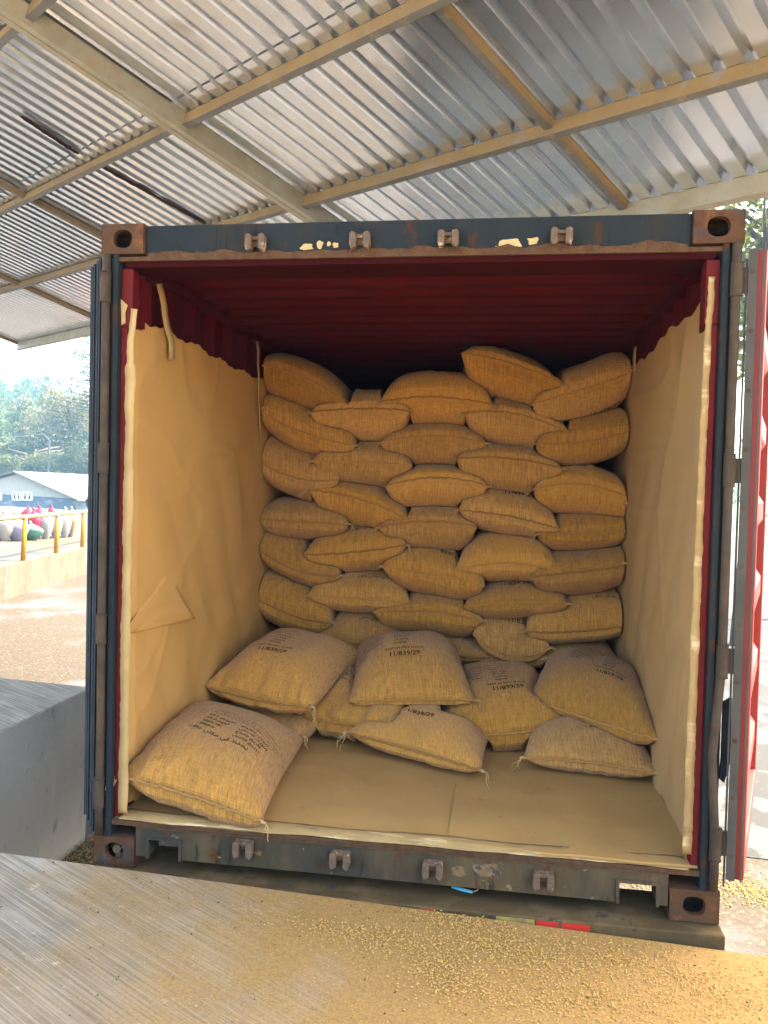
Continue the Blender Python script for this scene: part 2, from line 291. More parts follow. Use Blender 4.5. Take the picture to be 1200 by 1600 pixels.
# sill with two cut pockets
def sill():
    mb = MB(); y0, y1 = -.002, .10; zt, zb = .165, .048
    for x0, x1, z0 in ((-W2+.18, -.985, .05), (-.985, -.85, .128), (-.85, .86, zb), (.86, 1.0, .128), (1.0, W2-.18, .05)): mb.box((x0, y0, z0), (x1, y1, zt))
    for a, b in ((-.985, -.85), (.86, 1.0)):
        mb.box((a-.008, -.010, .046), (a+.004, .006, .136)); mb.box((b-.004, -.010, .046), (b+.008, .006, .136)); mb.box((a+.004, -.010, .124), (b-.004, .006, .136))
    return mb
part(sill(), 'door_sill', M['sill'], 'scuffed grey door sill with rust and dust')
mb = MB(); mb.box((-W2+.07, .006, .166), (W2-.07, .12, .186)); mb.box((-W2+.18, -.006, .1655), (W2-.18, .02, .171)); part(mb, 'threshold_plate', M['rustlip'])
mb = MB(); mb.box((-W2+.04, .12, .10), (W2-.04, 5.98, .166)); part(mb, 'container_floor', M['sill'])
# corrugated side walls, roof, end wall
def corr_profile(L0, L1, pitch, depth):
    pts = []; x = L0
    while x < L1: pts += [(x, 0), (x+pitch*.25, 0), (x+pitch*.5-.0, depth), (x+pitch*.75, depth)]; x += pitch
    return [p for p in pts if p[0] <= L1]+[(L1, 0)]
for sx in (-1, 1):
    mb = MB(); pr = corr_profile(.30, 5.9, .278, .036); vs = []
    for t_, d in pr: vs += [(sx*(1.165+d), t_, .16), (sx*(1.165+d), t_, 2.48)]
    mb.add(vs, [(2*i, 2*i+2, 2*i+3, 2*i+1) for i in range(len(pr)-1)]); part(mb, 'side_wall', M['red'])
    mb = MB(); mb.add([(x+sx*.004, y, z) for x, y, z in vs], [(2*i, 2*i+2, 2*i+3, 2*i+1) for i in range(len(pr)-1)]); part(mb, 'outer_side_wall', M['steel'])
    mb = MB(); a, b = sorted((sx*1.135, sx*1.2)); mb.box((a, .30, 2.465), (b, 5.95, 2.50)); mb.box((a+.02, .14, .166), (b, 5.95, .20)); part(mb, 'side_rail', M['red'])
    mb = MB(); a, b = sorted((sx*1.205, sx*1.216)); mb.box((a, .17, .0), (b, 5.9, .16)); mb.box((a, .17, 2.47), (b, 5.9, 2.585)); part(mb, 'outer_rail', M['steel'])
mb = MB(); pr = corr_profile(.24, 5.95, .21, .022); vs = []
for t_, d in pr: vs += [(-1.2, t_, 2.505+d), (1.2, t_, 2.505+d)]
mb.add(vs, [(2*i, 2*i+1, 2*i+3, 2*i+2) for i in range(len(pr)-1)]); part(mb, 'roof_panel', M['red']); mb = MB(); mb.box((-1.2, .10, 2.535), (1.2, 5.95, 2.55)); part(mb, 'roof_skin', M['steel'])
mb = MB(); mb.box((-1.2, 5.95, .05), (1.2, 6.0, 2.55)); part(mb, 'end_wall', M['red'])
# hinge rods with knuckles
for sx in (-1, 1):
    mb = MB(); pts = []
    bend = .022 if sx > 0 else 0.002
    for i in range(25):
        z = .13+2.34*i/24; b = bend*max(0, 1-abs(z-.62)/.33); pts.append((sx*(1.195-b), -.012, z))
    mb.tube(pts, .0165, 12); part(mb, 'hinge_rod', M['hinge'], smooth=True)
    for z in (.30, .97, 1.66, 2.34):
        mb = MB(); mb.tube([(sx*1.195, -.014, z-.055), (sx*1.195, -.014, z+.055)], .0205, 14); mb.tube([(sx*1.195, -.014, z+.056), (sx*1.195, -.014, z+.060)], .0225, 14); mb.tube([(sx*1.195, -.014, z-.060), (sx*1.195, -.014, z-.056)], .0225, 14)
        a, b = sorted((sx*1.205, sx*(1.262 if sx > 0 else 1.226))); mb.box((a, -.004, z-.045), (b, .008, z+.045))
        part(mb, 'hinge_knuckle', M['hinge'])
# cam keepers
def keeper(x, z, m):
    mb = MB(); d = -.034
    mb.box((x-.036, .0, z-.020), (x+.036, .012, z+.020))
    for s in (-1, 1):
        poly = [(-.013, -.034), (.006, -.044), (.014, -.024), (.013, .016), (.004, .024), (-.012, .018)]
        mb.prism([(s*px, pz) for px, pz in poly][::s], (x+s*.026, .001, z), (1, 0, 0), (0, 0, 1), (0, d, 0))
    mb.box((x-.020, -.018, z+.002), (x+.020, .0, z+.016)); return part(mb, 'cam_keeper', m, bevel=.003)
for x in (-.58, -.17, .165, .58):
    keeper(x, 2.512, M['keeper'])
for x, zz in ((-.58, .138), (-.19, .130), (.17, .125), (.585, .122)):
    keeper(x, zz, M['keeper']).location.y = -.012
# bare primer patches
def patch(pxs, y, m, name='paint_patch', t=.0012, nn=26):
    mb = MB()
    for (x0, y0, x1, y1) in pxs:
        a = on_y(x0, y0, y); b = on_y(x1, y1, y); cx, cz, rx, rz = (a[0]+b[0])/2, (a[2]+b[2])/2, abs(b[0]-a[0])/2, abs(a[2]-b[2])/2
        poly = []
        for k in range(nn):
            g = 2*math.pi*k/nn; q = .78+.42*noise.noise(Vector((math.cos(g)*1.3+x0, math.sin(g)*1.3, y0)))+.08*random.random()
            poly.append((math.copysign(abs(math.cos(g))**.7, math.cos(g))*rx*q, math.copysign(abs(math.sin(g))**.7, math.sin(g))*rz*q))
        mb.prism(poly, (cx, y, cz), (1, 0, 0), (0, 0, 1), (0, -t, 0))
    return part(mb, name, m)
patch([(468, 381, 492, 391), (494, 376, 505, 390), (510, 377, 518, 385), (519, 378, 530, 388)], .0118, M['cream'])
patch([(779, 371, 818, 389), (823, 370, 844, 383), (773, 384, 780, 389)], .0118, M['cream'])
M['scrape'] = mat('scraped_primer', (.17, .11, .055), .85, var=(.10, .065, .035), vscale=40, layers=[((.04, .035, .028), 30, .52, .58, (1, 1, 1))])
patch([(703, 1350, 728, 1371)], -.0022, M['scrape']); patch([(738, 1345, 786, 1374)], -.0022, M['scrape']); patch([(396, 1327, 410, 1337)], -.0022, M['scrape'])
# doors
ld = MB(); ld.box((-1.268, .03, .195), (-1.228, 1.18, 2.435))
ldo = part(ld, 'door', M['bluedoor'], 'left door folded flat back along the side, seen edge on')
mb = MB(); mb.box((-1.2795, .022, .19), (-1.269, 1.18, 2.43)); mb.box((-1.262, .012, .17), (-1.256, .03, 2.44)); mb.box((-1.247, .006, .15), (-1.238, .03, 2.45)); mb.box((-1.233, .0, .13), (-1.226, .03, 2.46))
mb.build('door_gasket', M['rubber'], ldo)
mb = MB(); 
for k in range(12): mb = MB(); mb.tube([(-1.2515, .028, .32+k*.17), (-1.2515, .018, .32+k*.17)], .006, 8); mb.build('gasket_rivet', M['hinge'], ldo)
# right door: swung back about 250 degrees, inner face towards the yard
DA = R(18.5); dx = np.array([math.sin(DA), math.cos(DA), 0]); dn = np.array([math.cos(DA), -math.sin(DA), 0]); dz = np.array([0, 0, 1.])
O = np.array([1.248, -.004, 0.175]); DW, DH = 1.13, 2.27
mb = MB(); t = .05
for (a, b, c, d) in ((0, .05, 0, DH), (DW-.05, .05, 0, DH)): mb.obox(O+dx*a+dz*c, dx*b, dn*t, dz*d)
for c in (0, DH-.08): mb.obox(O+dx*.05+dz*c, dx*(DW-.1), dn*t, dz*.08)
rdo = part(mb, 'door', M['reddoor'], 'right door swung outwards, red inner face lit by the sun', bevel=.004)
mb = MB(); pr = []; z = .08; pitch = .352
while z < DH-.09:
    pr += [(z, 0), (z+.09, 0), (z+.15, .036), (z+.23, .036), (z+.29, 0)]; z += pitch
pr = [p for p in pr if p[0] < DH-.08]+[(DH-.08, 0)]; vs = []
for zz, d in pr: vs += [O+dx*.05+dn*(.004+d)+dz*zz, O+dx*(DW-.05)+dn*(.004+d)+dz*zz]
mb.add(vs, [(2*i, 2*i+1, 2*i+3, 2*i+2) for i in range(len(pr)-1)]); mb.build('door_panel', M['reddoor'], rdo)
mb = MB()                                   # gasket strips on the free edge facing us
mb.obox(O+np.array([-.014, -.012, 0.0]), dx*.012, dn*.030, dz*DH); mb.obox(O+dn*.032+np.array([0, -.016, .0]), dx*.014, dn*.006, dz*(DH+.02))
mb.obox(O+dn*(-.022)+np.array([0, -.008, -.03]), dx*.012, dn*.007, dz*(DH+.0)); mb.build('door_gasket', M['greystrip'], rdo)
mb = MB()
for k in range(11): q = O+dn*.004+dz*(.09+k*.21); mb = MB(); mb.tube([q-dx*.016, q-dx*.010], .009, 10); mb.build('gasket_rivet', M['hinge'], rdo)
mb = MB(); q = on_y(1131, 1098, .05); mb.prism([(0, 0), (.028, .02), (.03, -.22), (.012, -.30), (-.006, -.285), (.0, -.22)], q, (1, 0, 0), (0, 0, 1), (0, .02, 0)); mb.build('door_handle', M['rubber'], rdo)
# lashing rings
def ring(c, r, name, m):
    mb = MB(); mb.tube([(c[0], c[1]+r*math.cos(g), c[2]+r*math.sin(g)) for g in np.linspace(0, 2*math.pi, 17)], .004, 6, cap=False); part(mb, name, m, smooth=True)
ring((1.150, .30, 2.40), .018, 'lashing_ring', M['hinge']); ring((-1.150, .33, 2.45), .018, 'lashing_ring', M['hinge']); ring((-1.150, 1.79, 2.455), .02, 'lashing_ring', M['hinge'])

# ---- trailer chassis beam under the container
ch = empty('trailer_chassis', (0, 0, -.2), 'dusty trailer chassis beam with red and yellow tape under the container', 'trailer')
mb = MB(); mb.box((-1.14, -.075, .03), (1.226, .22, .196)); mb.box((-1.05, -.055, -.2), (1.15, .1, .0297)); bo = mb.build('rear_beam', M['chassis'], ch, bevel=.006)
mb = MB(); mb.box((-.5, .22, -.35), (-.36, 5.9, .19)); mb.box((.36, .22, -.35), (.5, 5.9, .19)); mb.build('long_beam', M['chassis'], ch)
for x0, x1 in ((838, 872), (878, 922), (656, 679)):
    mb = MB(); a = on_y(x0, 1440, -.077); b = on_y(x1, 1440, -.077); mb.box((a[0], -.0785, .10), (b[0], -.0755, .20-.012)); mb.build('reflective_tape', M['tapered'], ch)
mb = MB(); a = on_y(775, 1430, -.077); b = on_y(836, 1430, -.077); mb.box((a[0], -.0785, .15), (b[0], -.0755, .188)); mb.build('worn_tape', M['yellowtape'], ch)
for sy in (3.9, 5.1):
    for sx in (-1, 1):
        mb = MB(); mb.tube([(sx*.72, sy, -.62), (sx*1.0, sy, -.62)], .48, 24); mb.build('wheel', M['rubber'], ch)
mb = MB(); mb.tube([(-1.132, .05, .19), (-1.132, .05, .24)], .02, 12)
mb.tube([(-1.132, .02, .26), (-1.132, .05, .26)], .018, 12); mb.build('twist_lock', M['keeper'], ch)

# ---- blue plastic seal on the beam
sb = empty('security_seal', (.26, -.05, .0), 'small blue plastic seal with thin wire lying on the chassis beam', 'seal')
blue = mat('blue_plastic', (.12, .42, .62), .35); p0 = on_z(706, 1386, .006); p1 = on_z(738, 1394, .006)
loc = np.array([.26, -.05, .0]); mb = MB(); mb.tube([p0-loc, (p0+p1)/2-loc, p1-loc], [.005, .007, .005], 8); mb.build('seal_body', blue, sb, smooth=True)
mb = MB(); mb.tube([p1-loc, p1+np.array([.02, .0, .01])-loc, p1+np.array([.028, 0, .03])-loc, p1+np.array([.018, .005, .05])-loc], .0022, 6); mb.build('seal_wire', M['cream'], sb)

# ================================================================== PAPER LINING
def lining(name, x, yA, yB, ztop, sx, label, mt, amp):
    ny, nz_ = 170, 130; P = np.zeros((nz_, ny, 3))
    for i in range(nz_):
        for j in range(ny):
            y = yA+(yB-yA)*(j/(ny-1))**1.5; zt = ztop(y); z = .178+(zt-.178)*i/(nz_-1)
            e = min(1, (y-yA)/.06)
            d = amp*(.5+.5*noise.fractal(Vector((y*1.1, z*1.1, x*9)), 1, 2, 3))+.030*abs(noise.noise(Vector((y*2.2+z*1.6, (z-y)*.6, 5))))*(1.5-z*.5)*.8+.010*abs(noise.noise(Vector((y*4-z*3.5, (z+y)*.8, 8))))*max(0, 1.4-z)
            r1 = 1-abs(noise.noise(Vector((y*1.1+z*.8, (z-y)*.9, x*3)))); r2 = 1-abs(noise.noise(Vector((y*.5-z*1.6, z+y*.7, x*5+9)))); d += .007*r1**22+.006*r2**26
            P[i, j] = (x-sx*(.004+d*e), y, z)
    mb = MB(); mb.grid(P); o = mb.build(name, mt, None, smooth=True); tag(o, label, 'paper lining', 'kraft paper lining of the container'); return o
zl = lambda y: 2.245+.012*math.sin(y*3)+.01*math.sin(y*17)+.004*math.sin(y*61)
lining('paper_lining', -1.164, .12, 5.6, zl, -1, 'brown kraft paper lining the left side, torn low down near the opening', M['kraft'], .030)
zr = lambda y: 2.345-.012*y+.014*math.sin(y*7+1)+.009*math.sin(y*23)
lining('paper_lining', 1.164, .10, 5.6, zr, 1, 'brown kraft paper lining the right side with ragged slanting top edge', M['kraft_shaded'], .014)
# floor sheets with a seam
def floor_sheet(x0, x1, dz_, label):
    n, m_ = 110, 120; P = np.zeros((m_, n, 3))
    for i in range(m_):
        for j in range(n):
            q = j/(n-1); x = x0+(x1-x0)*q; y0 = .018+.014*math.sin(x*4+1)+.010*noise.noise(Vector((x*9, 2, 0))); y = y0+(5.6-y0)*(i/(m_-1))**2.2
            z = .1885+dz_+.004*noise.noise(Vector((x*5, y*5, 1)))*min(1, (y-y0)*8)+.003*abs(noise.noise(Vector((x*1.5+y, y*.8, 4))))+.005*(1-abs(noise.noise(Vector((x*1.2+y*.6, y*1.1-x*.5, 7)))))**16
            if y-y0 < .012: z -= .004
            P[i, j] = (x, y, max(z, .1868))
    mb = MB(); mb.grid(P); o = mb.build('floor_paper', M['kraft_floor'], smooth=True); tag(o, label, 'floor paper', 'kraft paper on the container floor')
floor_sheet(-1.145, .232, .002, 'left sheet of dusty brown paper on the container floor, under the foremost sack')
floor_sheet(.218, 1.145, .0075, 'right sheet of plain brown paper on the container floor, clear of sacks at the front')
# tape strips
def strip(pts, w, nrm, name, label, m=M['tape'], jag=.003):
    """ribbon through pts, width w along wdir=cross(tangent,nrm)"""
    pts = [np.array(p, float) for p in pts]; P = np.zeros((2, 0, 3)); fine = []
    for a, b in zip(pts[:-1], pts[1:]):
        k = max(2, int(np.linalg.norm(b-a)/.02)); fine += [a+(b-a)*i/k for i in range(k)]
    fine.append(pts[-1]); nrm = np.array(nrm, float); A = []; B = []; wv = w if callable(w) else (lambda s: w)
    for i, p in enumerate(fine):
        t = fine[min(i+1, len(fine)-1)]-fine[max(i-1, 0)]; t /= np.linalg.norm(t); d = np.cross(t, nrm); d /= np.linalg.norm(d); ww = wv(i/(len(fine)-1))
        q = nrm*(.0025*math.sin(i*.7)+.002*random.random())
        A.append(p-d*(ww/2+jag*random.uniform(-1, 1)*.6)+q); B.append(p+d*(ww/2+jag*random.uniform(-1, 1)*.6)+q)
    mb = MB(); mb.grid(np.array([A, B])); o = mb.build(name, m, smooth=True)
    s = o.modifiers.new('thick', 'SOLIDIFY'); s.thickness = .001; tag(o, label, 'tape', 'paper tape strips'); return o
strip([(-1.107, .021, .21), (-1.107, .021, .8), (-1.105, .021, 1.3), (-1.103, .021, 1.9), (-1.103, .021, 2.15), (-1.088, .021, 2.26)], lambda s: .040+.004*math.sin(s*23) if s < .9 else .03*(1.9-s), (0, -1, 0), 'tape_strip', 'long cream paper tape down the left door post beside the lining')
mb = MB(); mb.add([(-1.148, .0205, 2.30), (-1.118, .0205, 2.275), (-1.128, .0205, 2.245), (-1.126, .0205, 2.205), (-1.144, .0205, 2.195)], [(0, 1, 2, 3, 4)]); o = mb.build('tape_scrap', M['tape']); s = o.modifiers.new('t', 'SOLIDIFY'); s.thickness = .001
tag(o, 'small torn cream tape scrap on the red post, above the long tape', 'tape', 'paper tape strips')
strip([(1.105, .021, .24), (1.106, .021, .9), (1.108, .021, 1.5), (1.112, .021, 2.1), (1.120, .021, 2.36)], lambda s: .034-.012*s, (0, -1, 0), 'tape_strip', 'long cream paper tape down the right door post beside the lining', M['silltape'])
strip([(-1.135, .35, 2.445), (-1.125, .38, 2.36), (-1.125, .42, 2.27), (-1.12, .45, 2.22), (-1.12, .47, 2.13)], .036, (.9, -.4, 0), 'tape_strip', 'short cream tape hanging over the top edge of the left lining')
strip([(-1.135, 1.80, 2.455), (-1.13, 1.82, 2.3), (-1.13, 1.86, 2.0), (-1.12, 1.88, 1.86)], .018, (.9, -.4, 0), 'tape_strip', 'narrow pale tape hanging from ring beside top left sack')
strip([(1.135, 1.80, 2.42), (1.13, 1.80, 2.28)], .03, (-.9, -.4, 0), 'tape_strip', 'short pale tape tag on the right wall beside the top right sack')
# cream strip of worn paper edge along the sill
def edge_strip():
    n = 150; A = []; B = []; C_ = []
    for i in range(n):
        x = -1.12+2.23*i/(n-1); wv = .030+.016*noise.noise(Vector((x*3, 0, 0)))+.006*noise.noise(Vector((x*14, 0, 0)))
        A.append((x, .004+.012*noise.noise(Vector((x*5, 3, 0))), .190+.004*random.random()*.3)); B.append((x, .055+wv*.6, .1985)); C_.append((x, .06+wv, .1995))
    mb = MB(); mb.grid(np.array([A, B, C_])); o = mb.build('tape_strip', M['silltape'], smooth=True); s = o.modifiers.new('t', 'SOLIDIFY'); s.thickness = .001
    tag(o, 'long cream paper tape creased along the door sill', 'tape', 'paper tape strips')
edge_strip()
# torn flap low on left lining and crumpled foot
def flap():
    a, b, c, d = [on_x(*p, -1.138) for p in ((188, 992), (262, 893), (298, 966), (225, 985))]
    n = 14; P = np.zeros((n, n, 3))
    for i in range(n):
        for j in range(n):
            s, t = i/(n-1), j/(n-1); p = (a*(1-s)+b*s)*(1-t)+((d*(1-s)+c*s))*t
            P[i, j] = p+np.array([.022*t*s+.006*noise.noise(Vector((s*4, t*4, 0)))+.004, 0, 0])
    mb = MB(); mb.grid(P); o = mb.build('torn_paper_flap', M['kraft'], smooth=True); sd_ = o.modifiers.new('t', 'SOLIDIFY'); sd_.thickness = .0015
    tag(o, 'torn triangular paper flap low on the left lining', 'paper flap')
flap()

# ================================================================== TEXT
def text_mesh(items):
    """items: (string, x, y, size, align, bold offset) -> verts (n,2), faces"""
    V = []; F = []; base = 0
    cu = bpy.data.curves.new('tmp_text', 'FONT'); ob = bpy.data.objects.new('tmp_text', cu); COL.objects.link(ob); cu.resolution_u = 2
    for s, x, y, size, al, off in items:
        cu.body = s; cu.size = size; cu.align_x = al; cu.offset = off; dg = bpy.context.evaluated_depsgraph_get(); dg.update()
        me = bpy.data.meshes.new_from_object(ob.evaluated_get(dg)); bm = bmesh.new(); bm.from_mesh(me); bmesh.ops.triangulate(bm, faces=bm.faces)
        bmesh.ops.remove_doubles(bm, verts=bm.verts, dist=1e-5)
        b0 = len(V); bm.verts.ensure_lookup_table(); V += [(v.co.x+x, v.co.y+y) for v in bm.verts]; F += [tuple(b0+v.index for v in f.verts) for f in bm.faces]
        bm.free(); bpy.data.meshes.remove(me)
    bpy.data.objects.remove(ob); bpy.data.curves.remove(cu); return np.array(V), F
def ar(s):                                     # arabic shaping with presentation forms, returned in visual order
    T = {'ا': (0xFE8D, 0xFE8E), 'ت': (0xFE95, 0xFE96, 0xFE97, 0xFE98), 'ج': (0xFE9D, 0xFE9E, 0xFE9F, 0xFEA0), 'ح': (0xFEA1, 0xFEA2, 0xFEA3, 0xFEA4),
         'خ': (0xFEA5, 0xFEA6, 0xFEA7, 0xFEA8), 'ر': (0xFEAD, 0xFEAE), 'ز': (0xFEAF, 0xFEB0), 'ص': (0xFEB9, 0xFEBA, 0xFEBB, 0xFEBC), 'ظ': (0xFEC5, 0xFEC6, 0xFEC7, 0xFEC8),
         'غ': (0xFECD, 0xFECE, 0xFECF, 0xFED0), 'ف': (0xFED1, 0xFED2, 0xFED3, 0xFED4), 'ق': (0xFED5, 0xFED6, 0xFED7, 0xFED8), 'ك': (0xFED9, 0xFEDA, 0xFEDB, 0xFEDC),
         'ل': (0xFEDD, 0xFEDE, 0xFEDF, 0xFEE0), 'م': (0xFEE1, 0xFEE2, 0xFEE3, 0xFEE4), 'ن': (0xFEE5, 0xFEE6, 0xFEE7, 0xFEE8), 'ه': (0xFEE9, 0xFEEA, 0xFEEB, 0xFEEC),
         'و': (0xFEED, 0xFEEE), 'ي': (0xFEF1, 0xFEF2, 0xFEF3, 0xFEF4), 'ء': (0xFE80,)}
    words = []
    for wd in s.split(' '):
        out = []
        for i, c in enumerate(wd):
            f = T.get(c)
            if not f: out.append(c); continue
            pj = i > 0 and len(T.get(wd[i-1], ())) == 4 and len(f) > 1; nj = len(f) == 4 and i+1 < len(wd) and len(T.get(wd[i+1], ())) > 1
            out.append(chr(f[(3 if pj else 2) if nj else (1 if pj else 0)]))
        words.append(''.join(out[::-1]))
    return ' '.join(words[::-1])
NUM = [('11/839/29', 0, 0, .048, 'LEFT', .0009)]
EN = [('11/839/29', .02, 0, .048, 'LEFT', .0009), ('KEEP IN DRY PLACE', 0, .055, .027, 'LEFT', .0004)]
for k, (a, b) in enumerate((('EXPIRE', '9/2028'), ('PRODUCTION', '10/2025'), ('NET WEIGHT', '69 KGS'), ('GROSS WEIGHT', '69.5 KGS'))):
    y = .105+k*.043; EN += [(a, -.20, y, .028, 'LEFT', .0004), (':', -.02, y, .028, 'LEFT', .0002), (b, .06, y, .028, 'LEFT', .0004)]
AR = [(ar('يحفظ في مكان جاف'), 0, 0, .040, 'LEFT', .0005)]
for k, (a, b) in enumerate(((ar('تاريخ الانتهاء'), '2028/9'), (ar('تاريخ الانتاج'), '2025/10'), (ar('الوزن الصافي'), '69 '+ar('كيلوغرام')), (ar('الوزن القائم'), '69.5 '+ar('كيلوغرام')))):
    y = .055+k*.043; AR += [(b, .03, y, .030, 'LEFT', .0004), (':', .175, y, .03, 'LEFT', .0002), (a, .22, y, .030, 'LEFT', .0004)]
ARL = [(ar('يحفظ في مكان جاف'), 0, 0, .040, 'LEFT', .0005)]
TM = {'en': text_mesh(EN), 'ar': text_mesh(AR), 'num': text_mesh(NUM), 'arl': text_mesh(ARL)}
def faint(block, y0, x0, x1):                  # rows of print too worn to read: broken dashes
    V, F = TM[block]; V = V.tolist(); F = list(F); rr = random.Random(5)
    for k in range(3):
        y = y0+k*.034; x = x0+rr.random()*.06
        while x < x1:
            l = rr.uniform(.006, .018); b = len(V); h = rr.uniform(.003, .007); V += [(x, y), (x+l, y), (x+l, y+h), (x, y+h)]; F.append((b, b+1, b+2, b+3)); x += l+rr.choice((.004, .004, .016))
    TM[block] = (np.array(V), F)
faint('en', .29, -.16, .20); faint('ar', .24, .0, .40)

# ================================================================== SACKS
NU, NV = 46, 58
US = np.sin(np.linspace(-math.pi/2, math.pi/2, NU)); VS = np.sin(np.linspace(-math.pi/2, math.pi/2, NV))
UG, VG = np.meshgrid(US, VS, indexing='ij')
def prof(u, v, pu=4.6, pv=3.6): return np.clip(1-np.abs(u)**pu, 0, 1)**.60*np.clip(1-np.abs(v)**pv, 0, 1)**(.52 if pv > 3 else .64)
class Sack:
    def __init__(s, pl, pr, ht, hb, b=.47, mid=0, yaw=0, pitch=0, seed=0, print_=None, label='', group='', wr=1., tag_=0, sag=0, ties='r', name='burlap_sack', pu=4.6, pv=3.6):
        s.__dict__.update(ht=ht, hb=hb, b=b, mid=mid, seed=seed, print_=print_, label=label, group=group, wr=wr, sag=sag, ties=ties, name=name, pu=pu, pv=pv)
        pl, pr = np.array(pl, float), np.array(pr, float); s.a = np.linalg.norm(pr-pl)/2; exh = (pr-pl)/(2*s.a); s.sx = exh[2]/math.hypot(exh[0], exh[1])
        h = np.array([exh[0], exh[1]])/math.hypot(exh[0], exh[1]); s.ex = h; an = yaw; e = np.array([-h[1], h[0]]); s.ey = np.array([e[0]*math.cos(an)+e[1]*math.sin(an), -e[0]*math.sin(an)+e[1]*math.cos(an)])
        s.sy = math.tan(pitch); fm = (pl+pr)/2; s.c = fm.copy(); s.c[:2] += s.ey*b; s.c[2] += s.sy*b; s.skew = s.ex@s.ey
        s.ax = s.a*math.hypot(exh[0], exh[1])
    def uv(s, X, Y):
        dx_, dy_ = X-s.c[0], Y-s.c[1]; A = np.array([[s.ex[0], s.ey[0]], [s.ex[1], s.ey[1]]]); I = np.linalg.inv(A)
        return (I[0, 0]*dx_+I[0, 1]*dy_)/s.ax, (I[1, 0]*dx_+I[1, 1]*dy_)/s.b
    def zc(s, u, v):
        wv = np.clip((1-v)/2, 0, 1)**1.3
        return s.c[2]+s.sx*s.ax*u+s.sy*s.b*v+s.mid*(1-u*u)*wv-s.sag*(u*u)*(1-wv*.5)
    def tb(s, u, v): p = prof(np.clip(u, -1, 1), np.clip(v, -1, 1), s.pu, s.pv); z = s.zc(u, v); pb_ = prof(np.clip(u, -1, 1), np.clip(v, -1, 1), 4.6, 5.); return z+s.ht*p, z-s.hb*pb_, z
    def base(s):
        u, v = UG, VG; px_ = u*(1-.075*(1-v**2)); py_ = v*(1-.055*(1-u**2))
        X = s.c[0]+s.ex[0]*px_*s.ax+s.ey[0]*py_*s.b; Y = s.c[1]+s.ex[1]*px_*s.ax+s.ey[1]*py_*s.b
        rng = np.random.RandomState(s.seed+11); P = prof(u, v, s.pu, s.pv)
        fr = rng.uniform(7, 34, 9); ph = rng.uniform(0, 6.3, 9); am = rng.uniform(.3, 1, 9)/fr**.35
        pl_ = sum(a_*np.sin(f*u+p_+1.5*np.sin(3*v+p_)) for a_, f, p_ in zip(am, fr, ph))
        dist = (1+v)*s.b; db = (1-v)*s.b
        env = np.exp(-dist/.19)*np.clip(dist/.02, 0, 1)+.7*np.exp(-db/.12)*np.clip(db/.02, 0, 1)
        fr2 = rng.uniform(6, 22, 6); ph2 = rng.uniform(0, 6.3, 6); pl2 = sum(np.sin(f*v+p_)/f**.4 for f, p_ in zip(fr2, ph2)); du = (1-np.abs(u))*s.ax
        env2 = np.exp(-du/.07)*np.clip(du/.02, 0, 1)
        pl_ = .55*pl_+.9*sum(a_*(1-np.abs(np.sin(.5*f*u+p_+.8*np.sin(2*v+p_))))**3 for a_, f, p_ in zip(am[:5], fr[:5]*1.1, ph[4:]))-.3
        lump = np.zeros_like(u)
        for k in range(7):
            kx, ky = rng.normal(0, 3.2, 2); lump += np.sin(kx*u+ky*v+rng.uniform(0, 6.3))*.35
        w_ = .0105*s.wr*pl_*env+.0055*s.wr*pl2*env2
        z = s.zc(u, v); top = z+s.ht*P+w_+(.0085*lump)*P; bot = z-s.hb*prof(u, v, 4.6, 5.)+(.0085*s.wr*np.roll(pl_, 3, 0)*env+.0035*pl2*env2)*-1+.006*lump*P
        # surfaces near the stitched front bulge slightly forward of the seam
        fb = .022*np.exp(-dist/.09)*np.clip(dist/.012, 0, 1)*(1-np.abs(u)**3)
        gt = .0095*s.wr*pl_*np.exp(-dist/.10)*np.clip(dist/.012, 0, 1)
        fb = fb+gt; s.X = X-s.ey[0]*fb; s.Y = Y-s.ey[1]*fb; s.top, s.bot = top, bot
def relax(S, floor=.196, wall=1.138):
    for s in S: s.base()
    res = []
    for A in S:
        nt_, nb_ = A.top.copy(), A.bot.copy(); uA, vA = A.uv(A.X, A.Y); tA, bA, zA = A.tb(uA, vA)
        for B in S:
            if A is B or math.hypot(A.c[0]-B.c[0], A.c[1]-B.c[1]) > 1.35 or abs(A.c[2]-B.c[2]) > .75: continue
            u, v = B.uv(A.X, A.Y); ins = (np.abs(u) < 1) & (np.abs(v) < 1)
            if not ins.any(): continue
            tB, bB, zB = B.tb(u, v); d = A.c[2]-B.c[2]
            dz_ = zA-zB
            if d > .03:
                k = ins & (nb_ < tB) & (dz_ > .0); nb_[k] = np.maximum(nb_[k], np.minimum(.5*(bA+tB)[k]+.001, (zA+.6*(tA-zA))[k]))
            elif d < -.03:
                k = ins & (nt_ > bB) & (dz_ < .0); nt_[k] = np.minimum(nt_[k], np.maximum(.5*(tA+bB)[k]-.001, (zA-.6*(zA-bA))[k]))
        nb_ = np.maximum(nb_, floor); nt_ = np.maximum(nt_, nb_+.0)
        res.append((nt_, nb_))
    for A, (t_, b_) in zip(S, res):
        # boundary must stay shared
        mid = .5*(t_+b_); edge = np.zeros_like(t_, bool); edge[0, :] = edge[-1, :] = edge[:, 0] = edge[:, -1] = True
        A.top = np.where(edge, mid, t_); A.bot = np.where(edge, mid, b_); A.X = np.clip(A.X, -wall, wall)
def interp(G, u, v):
    i = np.interp(u, US, np.arange(NU)); j = np.interp(v, VS, np.arange(NV)); i0 = np.clip(i.astype(int), 0, NU-2); j0 = np.clip(j.astype(int), 0, NV-2); a, b = i-i0, j-j0
    return G[i0, j0]*(1-a)*(1-b)+G[i0+1, j0]*a*(1-b)+G[i0, j0+1]*(1-a)*b+G[i0+1, j0+1]*a*b
